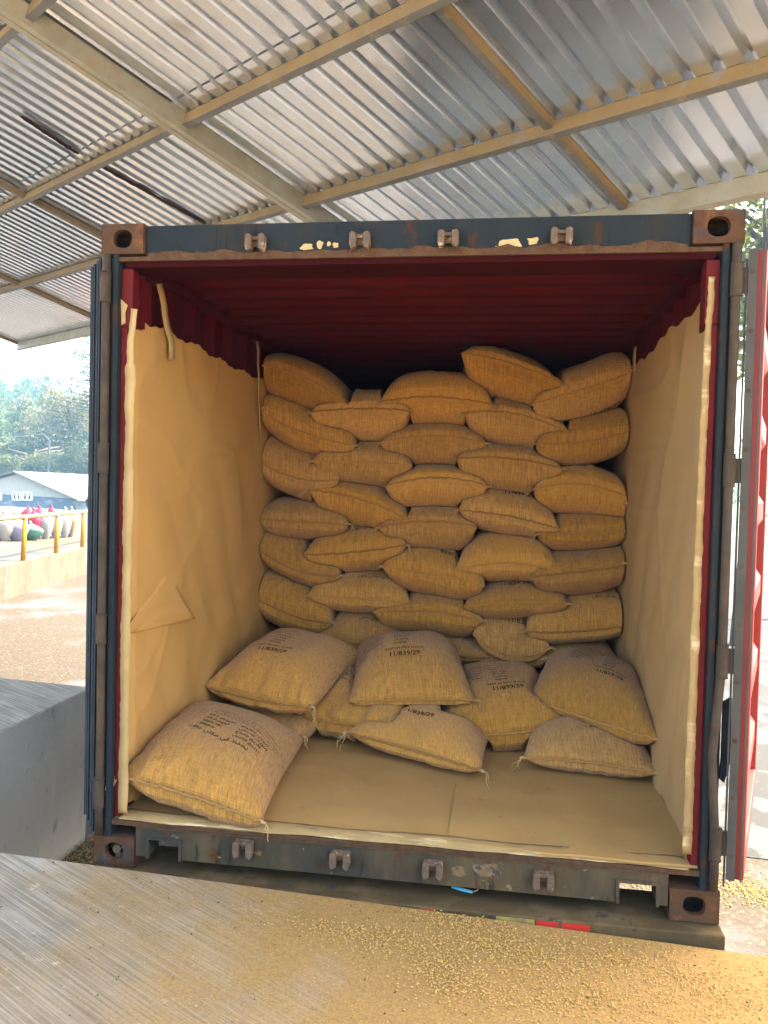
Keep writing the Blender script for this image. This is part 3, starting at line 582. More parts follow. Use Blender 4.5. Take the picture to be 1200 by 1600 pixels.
def build_sack(s):
    loc = np.array([s.c[0], s.c[1], float(s.bot.min())]); root = empty(s.name, loc, s.label, 'sack', s.group)
    idx = np.arange(NU*NV).reshape(NU, NV); V = np.stack([s.X, s.Y, s.top], -1).reshape(-1, 3)-loc; Vb = np.stack([s.X, s.Y, s.bot], -1).reshape(-1, 3)-loc
    edge = np.zeros((NU, NV), bool); edge[0, :] = edge[-1, :] = edge[:, 0] = edge[:, -1] = True
    bi = idx.copy(); inn = np.where(~edge.reshape(-1))[0]; bi.reshape(-1)[inn] = NU*NV+np.arange(len(inn)); AV = np.vstack([V, Vb[inn]])
    F = []; UVs = []
    uu = (US+1)*s.ax; vv = (VS+1)*s.b
    for i in range(NU-1):
        for j in range(NV-1):
            F.append((idx[i, j], idx[i+1, j], idx[i+1, j+1], idx[i, j+1])); UVs += [(uu[i], vv[j]), (uu[i+1], vv[j]), (uu[i+1], vv[j+1]), (uu[i], vv[j+1])]
            F.append((bi[i, j], bi[i, j+1], bi[i+1, j+1], bi[i+1, j])); UVs += [(uu[i]+3, vv[j]), (uu[i]+3, vv[j+1]), (uu[i+1]+3, vv[j+1]), (uu[i+1]+3, vv[j])]
    me = bpy.data.meshes.new('sack_body'); me.from_pydata(AV.tolist(), [], [tuple(int(q) for q in f) for f in F]); ul = me.uv_layers.new(name='uv')
    ul.data.foreach_set('uv', np.array(UVs, 'f').ravel()); me.polygons.foreach_set('use_smooth', [True]*len(F)); me.update(); new('sack_body', me, M['burlap'], root)
    # stitched seam along the front mouth (and the rear end)
    rng = random.Random(s.seed)
    for jj, sg in ((0, -1), (NV-1, 1)):
        mb = MB()
        pts = []; N_ = 90
        for k in range(N_+1):
            u = -1+2*k/N_; p = np.array([float(interp(G, np.array([u]), np.array([VS[jj]]))[0]) for G in (s.X, s.Y, s.top)])
            p[:2] += sg*s.ey*(.006+.003*math.sin(k*1.1+s.seed)); p[2] += .0035*noise.noise(Vector((k*.35, s.seed*1.7, 0)))*2+.0015*rng.uniform(-1, 1); pts.append(p-loc)
        mb.tube(pts, [.0050+.0012*rng.random() for _ in pts], 6)
        if jj == 0:                              # frayed lip with slanting stitches
            for k in range(2, N_, 2):
                p = pts[k]; q = pts[k+1] if k+1 < len(pts) else pts[k]; mb.tube([p+np.array([0, -.003, .006]), q+np.array([0, -.006, -.006])], .0016, 4)
        mb.build('stitched_seam', M['burlap'], root, smooth=True)
    # twine tails at the mouth corners
    for side, jj in (('l', 0), ('r', NU-1)):
        if side not in s.ties: continue
        mb = MB()
        p = np.array([s.X[jj, 0], s.Y[jj, 0], s.top[jj, 0]])-loc; sg = -1 if side == 'l' else 1; d0 = np.array([s.ex[0]*sg, s.ex[1]*sg, 0])-.8*np.array([s.ey[0], s.ey[1], 0])
        mb.tube([p-d0*.012, p+d0*.006, p+d0*.016], [.010, .008, .004], 7)
        for q in range(rng.choice((2, 3))):
            L_ = rng.uniform(.03, .075); dd = d0*rng.uniform(.3, .8)+np.array([rng.uniform(-.4, .4), -.2, rng.uniform(-1.3, -.1)]); c = []
            for k in range(7):
                t_ = k/6; c.append(p+d0*.01+dd*L_*t_+np.array([.008*math.sin(5*t_+q), 0, -.02*t_*t_+.006*math.sin(7*t_+q*2)]))
            mb.tube(c, [.0028*(1-.5*k/6) for k in range(7)], 5)
        mb.build('twine_tie', M['twine'], root, smooth=True)
    if s.print_:
        for (block, face, uo, vo, sc, rot) in s.print_:
            TV, TF = TM[block]; ca, sa = math.cos(rot), math.sin(rot); tx = (TV[:, 0]*ca-TV[:, 1]*sa)*sc; ty = (TV[:, 0]*sa+TV[:, 1]*ca)*sc
            if face == 'b': tx = -tx
            u = uo+tx/s.ax; v = vo+ty/s.b; ok = (np.abs(u) < .93) & (np.abs(v) < .985); uc, vc = np.clip(u, -.95, .95), np.clip(v, -.985, .985)
            G = s.top if face == 't' else s.bot; e = .012
            def pt(uu_, vv_): return np.stack([interp(s.X, uu_, vv_), interp(s.Y, uu_, vv_), interp(G, uu_, vv_)], -1)
            P = pt(uc, vc); Nn = np.cross(pt(uc+e, vc)-pt(uc-e, vc), pt(uc, vc+e)-pt(uc, vc-e)); Nn /= np.linalg.norm(Nn, axis=1)[:, None]+1e-9
            if face == 'b': Nn = -Nn
            P = P+Nn*.0018-loc; F2 = [f for f in TF if all(ok[i] for i in f)]
            if face == 'b': F2 = [f[::-1] for f in F2]
            if F2:
                me = bpy.data.meshes.new('printed_text'); me.from_pydata(P.tolist(), [], F2); me.update(); new('printed_text', me, M['ink'], root)
    return root

SACKS = []
GW, GF = 'burlap sacks stacked as a wall at the back', 'large burlap sacks lying in front of the wall'
ORD = ['topmost', 'second down', 'third down', 'fourth down', 'fifth down', 'sixth down', 'lowest']
COLN = ['leftmost column', 'left middle column', 'middle column', 'right middle column', 'rightmost column']
# (col, Lx, Ly, Rx, Ry, top, bottom, seam mid y, ties, print, note)
WALL = [
 (0, 404, 571, 545, 635, 560, 637, 588, '', [('num', 'b', .62, -.82, 1, 0)], 'upside down number below'),
 (0, 402, 636, 556, 696, 628, 708, 676, 'lr', None, 'slumping right, twine both ends'),
 (0, 396, 709, 529, 749, 700, 780, 746, '', [('num', 't', -.35, -.78, 1, 0)], 'number faint on its top'),
 (0, 404, 811, 545, 819, 781, 842, 816, 'r', None, 'flat and rounded with twine at its right corner'),
 (0, 401, 851, 532, 899, 842, 915, 891, 'r', [('arl', 't', -.2, -.74, .9, 0)], 'seam running down rightwards'),
 (0, 392, 925, 519, 973, 907, 989, 960, 'r', [('arl', 't', -.1, -.74, .9, 0)], 'above left front sack'),
 (1, 484, 644, 641, 642, 607, 684, 638, 'lr', [('num', 'b', .35, -.75, 1, 0)], 'slung low between its taller neighbours'),
 (1, 487, 720, 644, 728, 685, 755, 722, 'l', None, 'plain with straight seam'),
 (1, 481, 766, 636, 811, 750, 819, 779, 'l', None, 'tipping down to the right'),
 (1, 473, 867, 635, 852, 820, 892, 863, 'r', [('arl', 't', -.1, -.80, .9, 0)], 'plump with faint print'),
 (1, 479, 931, 640, 941, 892, 957, 936, 'l', [('arl', 't', -.05, -.80, .9, 0)], 'faint print at its top edge'),
 (1, 489, 1000, 626, 1012, 958, 1024, 1006, 'r', [('arl', 't', -.05, -.78, .9, 0)], 'half hidden'),
 (2, 593, 629, 772, 634, 577, 658, 620, 'lr', [('num', 't', -.22, -.45, 1, 0)], 'big, domed, number on crown'),
 (2, 593, 692, 761, 693, 655, 720, 681, 'lr', None, 'plain with a gently arched seam'),
 (2, 601, 760, 763, 760, 720, 784, 746, 'r', None, 'plain with sharply pointed corners'),
 (2, 591, 824, 745, 824, 786, 856, 815, 'l', None, 'squarish with twine at its left corner'),
 (2, 596, 885, 758, 915, 851, 929, 897, 'l', [('num', 't', -.1, -.80, 1, -.1)], 'sloping right, number on top'),
 (2, 583, 957, 756, 970, 923, 989, 956, 'r', None, 'flat, lying above the central front sack'),
 (3, 721, 552, 881, 602, 547, 620, 568, 'r', [('arl', 'b', .28, -.72, .9, 0)], 'highest of all, left corner up'),
 (3, 724, 647, 892, 679, 621, 692, 647, 'l', None, 'with a tiny dark hole in its front'),
 (3, 713, 717, 881, 733, 691, 763, 716, 'lr', None, 'wide and plain'),
 (3, 716, 797, 876, 827, 763, 832, 807, 'l', [('num', 't', -.1, -.80, 1, 0)], 'arched seam, faint number'),
 (3, 711, 891, 876, 893, 830, 904, 880, '', [('num', 't', -.22, -.66, 1, 0)], 'full, clear number on top'),
 (3, 724, 949, 892, 944, 907, 966, 941, 'r', [('num', 't', -.32, -.80, 1, 0)], 'number right under the sack above'),
 (3, 739, 990, 860, 1012, 965, 1043, 1026, 'r', [('num', 't', -.1, -.78, 1, 0)], 'drooping between front sacks'),
 (4, 831, 632, 992, 578, 566, 650, 606, 'lr', [('num', 'b', .72, -.80, 1, 0)], 'tilted up against the paper'),
 (4, 836, 693, 992, 669, 646, 723, 689, 'l', None, 'sloping up towards the right wall'),
 (4, 833, 765, 989, 787, 723, 800, 757, 'lr', None, 'deep, with arched seam'),
 (4, 839, 835, 985, 829, 795, 858, 832, 'l', None, 'thin, with strings at its right end'),
 (4, 828, 900, 991, 880, 858, 927, 893, 'r', None, 'broad, rising to the right'),
 (4, 820, 987, 991, 973, 929, 1007, 987, 'l', [('arl', 't', .2, -.78, .9, 0)], 'above right front sack'),
]
cnt = [0]*5; YF = 1.95
totals = [sum(1 for q in WALL if q[0] == c) for c in range(5)]
for k, (c, lx, ly, rx, ry, tp, bt, sm, ties, pr_, note) in enumerate(WALL):
    rr = random.Random(k*13+1); yf = YF+rr.uniform(-.015, .02); a = on_y(lx, ly, yf); b = on_y(rx, ry, yf+rr.uniform(-.01, .02)); m_ = on_y((lx+rx)/2, sm, yf)
    if c == 0: a[0] = min(a[0], -1.14)-.035
    if c == 4: b[0] = max(b[0], 1.14)+.035
    zt = on_y((lx+rx)/2, tp, yf+.17)[2]; zb = on_y((lx+rx)/2, bt, yf+.09)[2]
    ht = max(.07, (zt-m_[2])*1.14); hb = max(.05, (m_[2]-zb)*1.22)
    i = cnt[c]; cnt[c] += 1; pos = ORD[i] if i < totals[c]-1 else 'lowest'
    SACKS.append(Sack(a, b, ht, hb, .46, m_[2]-(a[2]+b[2])/2, R(rr.uniform(-3, 3)), 0, k, pr_, ' '.join(('%s sack in %s, %s' % (pos, COLN[c], note)).split()[:16]), GW, 1+rr.uniform(-.3, .5), ties=ties))
# hidden base of the wall and sacks behind it at the top
for k, x in enumerate((-.86, -.42, .02, .46, .86)):
    for i, z in enumerate((.30, .52)):
        SACKS.append(Sack((x-.29, 2.0, z), (x+.29, 2.0, z), .11, .10, .45, 0, 0, 0, 60+k*2+i, None, 'plain burlap sack at the foot of the wall behind the front sacks', 'sacks hidden at the foot of the wall', ties=''))
for k, (x, z) in enumerate(((-.85, 2.10), (-.42, 2.02), (.0, 2.0), (.45, 2.12), (.88, 2.06))):
    SACKS.append(Sack((x-.27, 2.92, z-.05), (x+.27, 2.92, z-.05), .12, .3, .44, 0, 0, 0, 80+k, None, 'burlap sack in the dark second stack behind the wall', 'sacks in the dark behind the wall', ties=''))
# front sacks
F = lambda *a, **k: SACKS.append(Sack(*a, group=GF, pu=3.4, pv=2.3, **k))
F((-1.137, .04, .355), (-.495, -.065, .262), .175, .14, b=.53, mid=.0, yaw=R(-14), pitch=R(0), seed=101, wr=1.5, ties='lr', print_=[('ar', 't', -.40, -.36, 1.0, R(-8))],
  label='golden lit burlap sack lying alone at the front left by the sill, printed in Arabic')
F((-1.14, 1.02, .31), (-.575, .93, .285), .115, .10, b=.46, mid=-.02, yaw=R(0), seed=102, ties='r', label='mostly hidden burlap sack behind the foremost sack, by the left lining')
F((-1.15, 1.03, .49), (-.53, .90, .45), .195, .11, b=.46, mid=-.025, yaw=R(-4), pitch=R(5), seed=103, wr=1.2, ties='r', print_=[('en', 't', -.48, -.48, .95, R(4))],
  label='upper left front burlap sack leaning on the left lining, English print on top')
F((-.83, 1.16, .36), (-.13, .98, .36), .165, .15, b=.46, mid=-.04, yaw=R(4), pitch=R(4), seed=104, wr=1.9, ties='lr', print_=[('ar', 't', -.28, -.50, .92, R(4))],
  label='burlap sack wedged under the left and centre front sacks, Arabic print and deep pleats')
F((-.375, 1.07, .44), (.290, 1.20, .455), .225, .09, b=.46, mid=.0, yaw=R(2), pitch=R(5), seed=105, wr=1.2, ties='r', print_=[('en', 't', -.45, -.58, .95, R(2))],
  label='centre upper front burlap sack reading KEEP IN DRY PLACE, biggest and topmost in the middle')
F((-.36, .96, .31), (.335, .68, .265), .15, .10, b=.46, mid=.0, yaw=R(-16), seed=106, ties='lr', print_=[('num', 't', -.30, -.55, 1, R(-3))],
  label='low centre front burlap sack on the floor paper under two others, number on top')
F((.12, 1.05, .30), (.80, 1.18, .375), .18, .17, b=.46, mid=-.03, yaw=R(0), pitch=R(4), seed=107, ties='r', print_=[('en', 't', -.20, -.55, .95, R(2))],
  label='burlap sack between the centre and right front sacks, sagging down to the floor paper')
F((.56, 1.36, .45), (1.15, .80, .43), .205, .12, b=.44, mid=-.02, yaw=R(-34), pitch=R(2), seed=108, wr=1.5, ties='l', print_=[('en', 't', .0, -.42, .95, R(-4))],
  label='right upper front burlap sack turned slantwise against the right lining, English print')
F((.53, .88, .275), (1.15, .80, .27), .155, .10, b=.46, mid=.005, yaw=R(-4), seed=109, ties='lr', print_=[('arl', 't', -.05, -.60, .95, R(2))],
  label='low right front burlap sack on the floor paper, loose string at left corner')
relax(SACKS)
for s in SACKS: build_sack(s)

# ================================================================== DOCK, YARD (level frame)
DZ = DOCK_Z
mb = MB(); mb.box((-14, -14, DZ-1.4), (6.5, -.09, DZ)); o = mb.build('dock_floor', M['dock'], frame=LM); tag(o, None, None, kind='structure')
YZ = DZ-1.08
mb = MB(); n = 60; G = np.zeros((n, n, 3))
for i in range(n):
    for j in range(n):
        x = -180+360*(i/(n-1)); y = -100+270*(j/(n-1)); G[i, j] = (x, y, YZ)
mb.grid(G, flip=True); o = mb.build('yard_ground', M['gravel'], frame=LM); tag(o, None, None, kind='structure')
mb = MB(); mb.box((-13.5, -13.8, DZ+.003), (6.2, -4.0, DZ+.03)); o = mb.build('warm_bounce_slab', mat('warm_bounce_tan', (.56, .47, .32), .9, var=(.46, .39, .27), vscale=1.5, bump=.8, bscale=60), frame=LM); tag(o, None, None, kind='structure')  # unseen bean-coloured slab, added behind the camera to bounce warm light into the container
# side wall of the loading bay
cw = empty('loading_bay_wall', (-3, 1, YZ), 'low grey concrete wall with brushed top left of the container', 'concrete wall', frame=LM)
e0 = lv_z(0, 1138, DZ+.02); e1 = lv_z(130, 1087, DZ+.02); f0 = lv_z(0, 1060, DZ+.02); WX = (e0[0]+e1[0])/2
mb = MB(); mb.box((WX-9+3, -.088-1, -.02), (WX+3, f0[1]-1, DZ+.02-YZ)); mb.build('wall_body', M['wall'], cw)
mb = MB(); mb.box((WX-9+3.0, -.086-1, DZ+.0205-YZ), (WX+3-.004, f0[1]-1-.004, DZ+.0245-YZ)); mb.build('wall_top', M['walltop'], cw)
# chaff heap along the base of that wall, grain strip at right
def litter(name, cx, cy, z, rx, ry, n, m, h, label, size=.009, seed=1, clus=None):
    rr = random.Random(seed); mb = MB()
    for k in range(n):
        if clus: a_, b_, c_, d_ = rr.choice(clus); x = rr.gauss(a_, c_); y = rr.gauss(b_, d_)
        else: x = rr.uniform(cx-rx, cx+rx); y = rr.uniform(cy-ry, cy+ry)
        if name == 'spilled_beans' and y > -.095: continue
        s = size*rr.uniform(.6, 1.15); g = rr.uniform(0, 6.3); t_ = rr.uniform(-.5, .5); ca, sa = math.cos(g), math.sin(g)
        ax = np.array([ca, sa, t_*.4])*s*.58; bx = np.array([-sa, ca, 0])*s*.46; cz = np.array([-t_*.3*ca, -t_*.3*sa, 1])*s*.36; p = np.array([x, y, z+s*.25+(rr.random()**3)*h])
        mb.add([p+ax, p+bx, p-ax, p-bx, p+cz, p-cz], [(0, 1, 4), (1, 2, 4), (2, 3, 4), (3, 0, 4), (1, 0, 5), (2, 1, 5), (3, 2, 5), (0, 3, 5)])
    o = mb.build(name, m, frame=LM, smooth=True); tag(o, label, None, kind='stuff')
cl = []
for (u, v, su, sv) in ((720, 1440, .10, .03), (770, 1480, .10, .05), (860, 1500, .12, .05), (700, 1530, .06, .08), (900, 1540, .18, .08), (1050, 1520, .18, .05), (820, 1560, .15, .08), (1120, 1560, .15, .06), (660, 1490, .12, .08), (1000, 1580, .3, .06), (560, 1460, .15, .04), (930, 1480, .3, .04)):
    p = lv_z(u, v, DZ); cl.append((p[0], p[1], su, sv))
litter('spilled_beans', 0, 0, DZ, 0, 0, 4600, M['bean'], .012, 'golden beans spilled over the dock floor', .0078, 3, cl)
litter('scattered_chaff', .4, -.9, DZ, 1.6, .8, 1100, M['bean'], .001, 'scattered beans and bits on the dock floor', .0055, 4)
litter('dark_crumbs', .2, -.9, DZ, 2.2, .8, 300, mat('dark_crumb', (.05, .035, .02), .9), .001, 'dark crumbs of bark and grit on the dock floor', .0075, 14)
litter('pale_husks', .3, -.8, DZ, 1.8, .7, 160, mat('pale_husk', (.34, .27, .16), .8), .001, 'pale husk flakes on the dock floor', .010, 15)
p = lv_z(120, 1320, YZ)
litter('bean_litter', WX+.12, 1.6, YZ, .12, 1.2, 2500, M['husk'], .05, 'bean husks along the foot of the bay wall', .014, 5)
a = lv_z(1175, 1395, YZ); litter('bean_strip', 0, 0, YZ, 0, 0, 5000, M['bean'], .02, 'strip of beans drying on the yard', .016, 6, [(a[0]+.5, a[1], .9, .10), (a[0]+1.5, a[1]+.1, 1.2, .15)])
mb = MB(); mb.box((2.2, 3.3, YZ+.003), (60, 40, YZ+.008)); o = mb.build('asphalt_apron', mat('cracked_pale_asphalt', (.052, .056, .062), .9, var=(.044, .047, .052), vscale=3, bump=.3, bscale=14, layers=[((.025, .025, .025), 3, .49, .495, (1, 1, 1))]), frame=LM); tag(o, None, None, kind='structure')

# ================================================================== SHED ROOF
E1 = np.array([.57587628, .77825212, -.25038]); E2 = np.array([-.79496072, .60454124, .05066893]); E2 = E2-E1*(E1@E2); E2 /= np.linalg.norm(E2)
NR = np.cross(E1, E2); NR *= math.copysign(1, NR[2]); NR /= np.linalg.norm(NR); KR = 3.3
r0 = ray(860, 205); RO = CAM+r0*(KR/(NR@r0))
def rp(s, t, n=0): return RO+E1*s+E2*t+NR*n
def rst(u, v, n=0): r = ray(u, v); P = CAM+r*((KR+n)/(NR@r)); d = P-RO; return d@E1, d@E2
s3 = rst(965, 335)[0]; s1 = rst(280, 195)[0]; t1 = rst(280, 190)[1]; tL = rst(30, 540)[1]
TR = -4.6; SB = -3.6
roof = empty('shed_roof', rp(0, 0), 'corrugated galvanised shed roof on dusty warm-lit steel purlins above the container', 'roof')
def rpart(mb, name, m, **k): 
    mb.v = [tuple(np.array(p)-RO) for p in mb.v]; return mb.build(name, m, roof, **k)
PITCH_ = .175
sLc = rst(30, 540)[0]
def eave_s(t): return s3+(sLc-s3)*t/tL
def sheet(sa, sb, ta, tb, n0, pitch, dep, vf=.60):
    pts = []; t = ta
    while t < tb: pts += [(t, 0), (t+pitch*vf, 0), (t+pitch*(vf+.13), dep), (t+pitch*.87, dep)]; t += pitch
    mb = MB(); ns = 8; P = np.zeros((len(pts), ns, 3))
    for i, (t, d) in enumerate(pts):
        for j in range(ns): s = sa+((sb(t) if callable(sb) else sb)-sa)*j/(ns-1); P[i, j] = rp(s, t, n0+d+.003*noise.noise(Vector((s*2, t*2, 0))))
    mb.grid(P); return mb
n_s = .055
for (sa, sb, nn) in ((s1-.16, lambda t: eave_s(t)+.08, 0), (SB-.1, s1+.10, .012),):
    rpart(sheet(sa, sb, TR, t1, n_s+nn, PITCH_, .050), 'roof_sheet', M['sheet'])
    rpart(sheet(sa+.0, sb, t1+.02, tL, n_s+nn+.004, PITCH_*.92, .048, .48), 'roof_sheet', M['sheet'])
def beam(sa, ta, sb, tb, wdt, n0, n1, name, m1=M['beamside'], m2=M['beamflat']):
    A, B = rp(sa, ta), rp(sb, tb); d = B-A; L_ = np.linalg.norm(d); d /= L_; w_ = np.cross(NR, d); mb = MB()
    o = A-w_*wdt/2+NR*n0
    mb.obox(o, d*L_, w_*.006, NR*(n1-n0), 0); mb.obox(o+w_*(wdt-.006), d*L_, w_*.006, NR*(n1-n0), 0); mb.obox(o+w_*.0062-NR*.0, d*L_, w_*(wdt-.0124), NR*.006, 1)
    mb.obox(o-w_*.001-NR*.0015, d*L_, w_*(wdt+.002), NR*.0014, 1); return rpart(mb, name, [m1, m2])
sP = [s3-.02, 0, s1, s1-1.25, SB]
for k, s in enumerate(sP):
    if k == 0: continue
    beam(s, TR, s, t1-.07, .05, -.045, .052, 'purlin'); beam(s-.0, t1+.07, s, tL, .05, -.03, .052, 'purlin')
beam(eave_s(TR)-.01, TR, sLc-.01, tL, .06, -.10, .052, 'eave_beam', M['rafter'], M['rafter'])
tR = [0, 5.9, 9.4, tL-.03, -2.95, -5.9]
for t in tR: beam(SB, t, eave_s(t)-.05, t, .06, .0, .054, 'rafter')
# the wide galvanised main rafter
A = rp(SB, t1-.07); d = E1*(eave_s(t1)-.04-SB); mb = MB()
mb.obox(A-NR*.085, d, E2*.004, NR*.139); mb.obox(A-NR*.085+E2*.136, d, E2*.004, NR*.139); mb.obox(A-NR*.089, d, E2*.065, NR*.004); mb.obox(A-NR*.089+E2*.075, d, E2*.065, NR*.004); mb.obox(A-NR*.070+E2*.06, d, E2*.02, NR*.004)
rpart(mb, 'main_rafter', M['rafter'])
# rusted perforations on the left sheets
for (u0, v0, u1, v1) in ((38, 183, 118, 236), (165, 262, 318, 346)):
    sA, tA = rst(u0, v0, n_s); sB, tB = rst(u1, v1, n_s); mb = MB(); n = 90
    for i in range(n):
        q = (i+random.random()*.5)/n; s = sA+(sB-sA)*q; t = tA+(tB-tA)*q+random.uniform(-.006, .006); r_ = random.uniform(.010, .034)
        poly = [(r_*1.6*math.cos(g)*random.uniform(.7, 1.2), r_*1.3*math.sin(g)*random.uniform(.7, 1.2)) for g in np.linspace(0, 2*math.pi, 9)[:-1]]
        mb.prism(poly, rp(s, t, n_s-.010), E1, E2, NR*.0015)
    rpart(mb, 'rust_streak', M['soot'])

# ================================================================== LEFT BACKGROUND
# retaining wall with yellow handrail
A = lv_z(0, 940, YZ); B = lv_z(135, 896, YZ); dirw = (B-A)/np.linalg.norm(B-A); wn = np.array([-dirw[1], dirw[0], 0]); A0 = A-dirw*9; B0 = B+dirw*16; Lw = np.linalg.norm(B0-A0)
c = LMI@CAM; rA = LMI@ray(0, 886); WT = (c+rA*(np.linalg.norm((A-c)[:2])/np.linalg.norm(rA[:2])))[2]
rt = empty('retaining_wall', A0, 'pale stained concrete retaining wall under the yellow handrail', 'retaining wall', frame=LM)
mb = MB(); mb.obox((0, 0, -.05), dirw*Lw, wn*.3, (0, 0, WT-YZ+.05)); mb.build('wall_body', M['retain'], rt)
for k in range(12):
    mb = MB(); mb.obox(dirw*(k*2.2+.4)-wn*.004, dirw*.03, wn*.003, (0, 0, WT-YZ)); mb.build('wall_joint', M['beamflat'], rt)
mb = MB(); q0 = A0+wn*.3; W_ = 36; D_ = 60; mb.add([tuple(q0+np.array([0, 0, 0])), tuple(q0+dirw*(Lw)), tuple(q0+dirw*Lw+wn*D_), tuple(q0+wn*D_-dirw*25), tuple(q0-dirw*25)], [(0, 1, 2, 3, 4)])
mb.v = [(x, y, WT-.01) for x, y, z in mb.v]; o = mb.build('platform_ground', M['platform'], frame=LM); tag(o, None, None, kind='structure')
hr = empty('handrail', A0, 'yellow steel handrail with upright posts on the retaining wall', 'handrail', frame=LM)
rT = LMI@ray(0, 805); RT = (c+rT*(np.linalg.norm((A-c)[:2])/np.linalg.norm(rT[:2])))[2]
mb = MB(); mb.tube([wn*.1+np.array([0, 0, RT-YZ]), dirw*Lw+wn*.1+np.array([0, 0, RT-YZ-.25])], .045, 8); mb.build('top_rail', M['railtop'], hr, smooth=True)
def along(u, v0):                                  # param on wall line under image column u
    r = LMI@ray(u, v0); M2 = np.array([[dirw[0], -r[0]], [dirw[1], -r[1]]]); s_ = np.linalg.solve(M2, c[:2]-A0[:2]); return s_[0]
pu = [along(45, 850), along(95, 850), along(135, 850)]; st = pu[1]-pu[0]
for s_ in [pu[0]-2*st, pu[0]-st]+pu+[pu[2]+(pu[2]-pu[1])*k for k in (1, 2)]:
    if 0 < s_ < Lw:
        hz = RT-YZ-.25*s_/Lw; mb = MB(); mb.tube([dirw*s_+wn*.1+np.array([0, 0, WT-YZ-.06]), dirw*s_+wn*.1+np.array([0, 0, hz])], .05, 8); mb.build('rail_post', M['yellow'], hr, smooth=True)
# filled sacks on the platform
def lump(name, u0, v0, u1, v1, colr, label, lean=0, stripe=None, dd=0, tied=True):
    base = lv_z((u0+u1)/2, v1, WT-.01) ; D = np.linalg.norm(base-c); r = LMI@ray((u0+u1)/2, v1)
    px = D/np.linalg.norm(ray((u0+u1)/2, v1))/FOC; wv = (u1-u0)*px*1.25; hv = (v1-v0)*px*1.24; base = base+np.array([0, 1, 0])*dd
    nz_, na = 18, 20; P = np.zeros((nz_, na+1, 3))
    for i in range(nz_):
        q = i/(nz_-1); rad = (math.sin(min(1, q*1.25+.18)*math.pi*.5)**.8)*(1 if q < .62 else max(.06, 1-((q-.62)/.38)**1.7*.92))
        for j in range(na+1):
            g = 2*math.pi*j/na; k = 1+.10*noise.noise(Vector((math.cos(g)*1.5+u0, math.sin(g)*1.5, q*3)))
            P[i, j] = (rad*k*wv/2*math.cos(g)+lean*q*hv, rad*k*min(wv, hv)*.42*math.sin(g), q*hv)
    mb = MB(); mb.grid(P); t_ = empty(name, base, label, 'sack', 'filled sacks on the raised platform', frame=LM)
    mt = mat('woven_poly', colr, .6, var=tuple(min(1, q*.85) for q in colr), vscale=6); mb.build('sack_body', mt, t_, smooth=True)
    if stripe:
        mb = MB(); S_ = P[:, 13:16].copy(); S_[..., :2] *= 1.02; S_[..., 2] += .002; mb.grid(S_); mb.build('stripe', mat('stripe_print', stripe, .6), t_, smooth=True)
    mb = MB(); mb.tube([(lean*hv, 0, hv*.93), (lean*hv+.02, 0, hv*1.0), (lean*hv-.03, 0, hv*1.06)], [.05*wv+.01, .03*wv+.008, .07*wv+.01], 8); mb.build('tied_neck', mt, t_, smooth=True)
PK, WH = (.30, .006, .035), (.30, .285, .28)
lump('filled_sack', 22, 801, 44, 828, PK, 'crimson sack in the back row left of the first yellow post', dd=.9)
lump('filled_sack', 5, 801, 24, 828, PK, 'crimson sack in the back row behind the tan and lavender sacks', dd=.9)
lump('filled_sack', 33, 800, 50, 828, PK, 'crimson sack in the back row directly behind the first yellow post', dd=1.3)
lump('filled_sack', 48, 806, 66, 842, PK, 'crimson sack right of the first yellow post leaning on white sacks', lean=-.15)
lump('filled_sack', -8, 811, 18, 845, (.30, .27, .24), 'white sack with orange stripe at the left edge of the photo', stripe=(.30, .07, .015))
lump('filled_sack', -3, 808, 17, 826, (.18, .13, .08), 'small tan sack perched behind the white striped one', dd=.5)
lump('filled_sack', 10, 816, 43, 845, (.22, .20, .28), 'bulky lavender sack left of the first yellow post', lean=-.1)
lump('filled_sack', 33, 823, 65, 844, (.08, .20, .14), 'low mint green sack behind the first yellow post', lean=-.1)
lump('filled_sack', 62, 808, 80, 842, WH, 'upright white sack beside the crimson one')
lump('filled_sack', 78, 809, 95, 841, (.28, .25, .23), 'upright off white sack left of the second yellow post')
lump('filled_sack', 92, 804, 109, 840, (.31, .29, .285), 'tall white sack right behind the second yellow post')
lump('filled_sack', 102, 803, 118, 839, (.26, .19, .11), 'cream sack with broad red stripe, rightmost of the row', stripe=(.25, .012, .01))
# low building with gable
BD = 40.
def lvp(u, v, d): return lv_d(u, v, d)
bz = -1.4; gl = lvp(-70, 768, BD); grr = lvp(120, 768, BD); pk = lvp(30, 740, BD); bdir = np.array([.35, .94, 0])
bl = empty('low_building', (pk[0], pk[1], bz), 'low pale blue block building with shallow gabled metal roof', 'building', frame=LM)
BO = np.array([pk[0], pk[1], bz]); ex_ = grr-gl; wd = np.linalg.norm(ex_[:2]); exn = np.array([ex_[0], ex_[1], 0])/wd; ez = gl[2]-bz; pz = pk[2]-bz
blk = mat('pale_blue_block', (.12, .17, .23), .85, var=(.09, .135, .19), vscale=.5, layers=[((.22, .26, .31), 1.2, .5, .6, (1, 1, 2.5))])
mb = MB(); g0 = np.array([gl[0], gl[1], bz])-BO; mb.obox(g0, exn*wd, bdir*14, (0, 0, ez)); mb.build('wall', blk, bl)
off = (pk-gl)@exn
mb = MB(); mb.prism([(0, 0), (wd, 0), (off, pz-ez)], g0+np.array([0, 0, ez+.003])-bdir*.03, exn, (0, 0, 1), bdir*13.9); mb.build('gable', mat('ribbed_white_cladding', (.42, .41, .37), .7, var=(.36, .35, .30), vscale=6), bl)
for k in range(40):
    pass
rfm = mat('pale_metal_roof', (.15, .17, .17), .5, var=(.12, .14, .14), vscale=1)
mb = MB(); oo = g0-bdir*.35
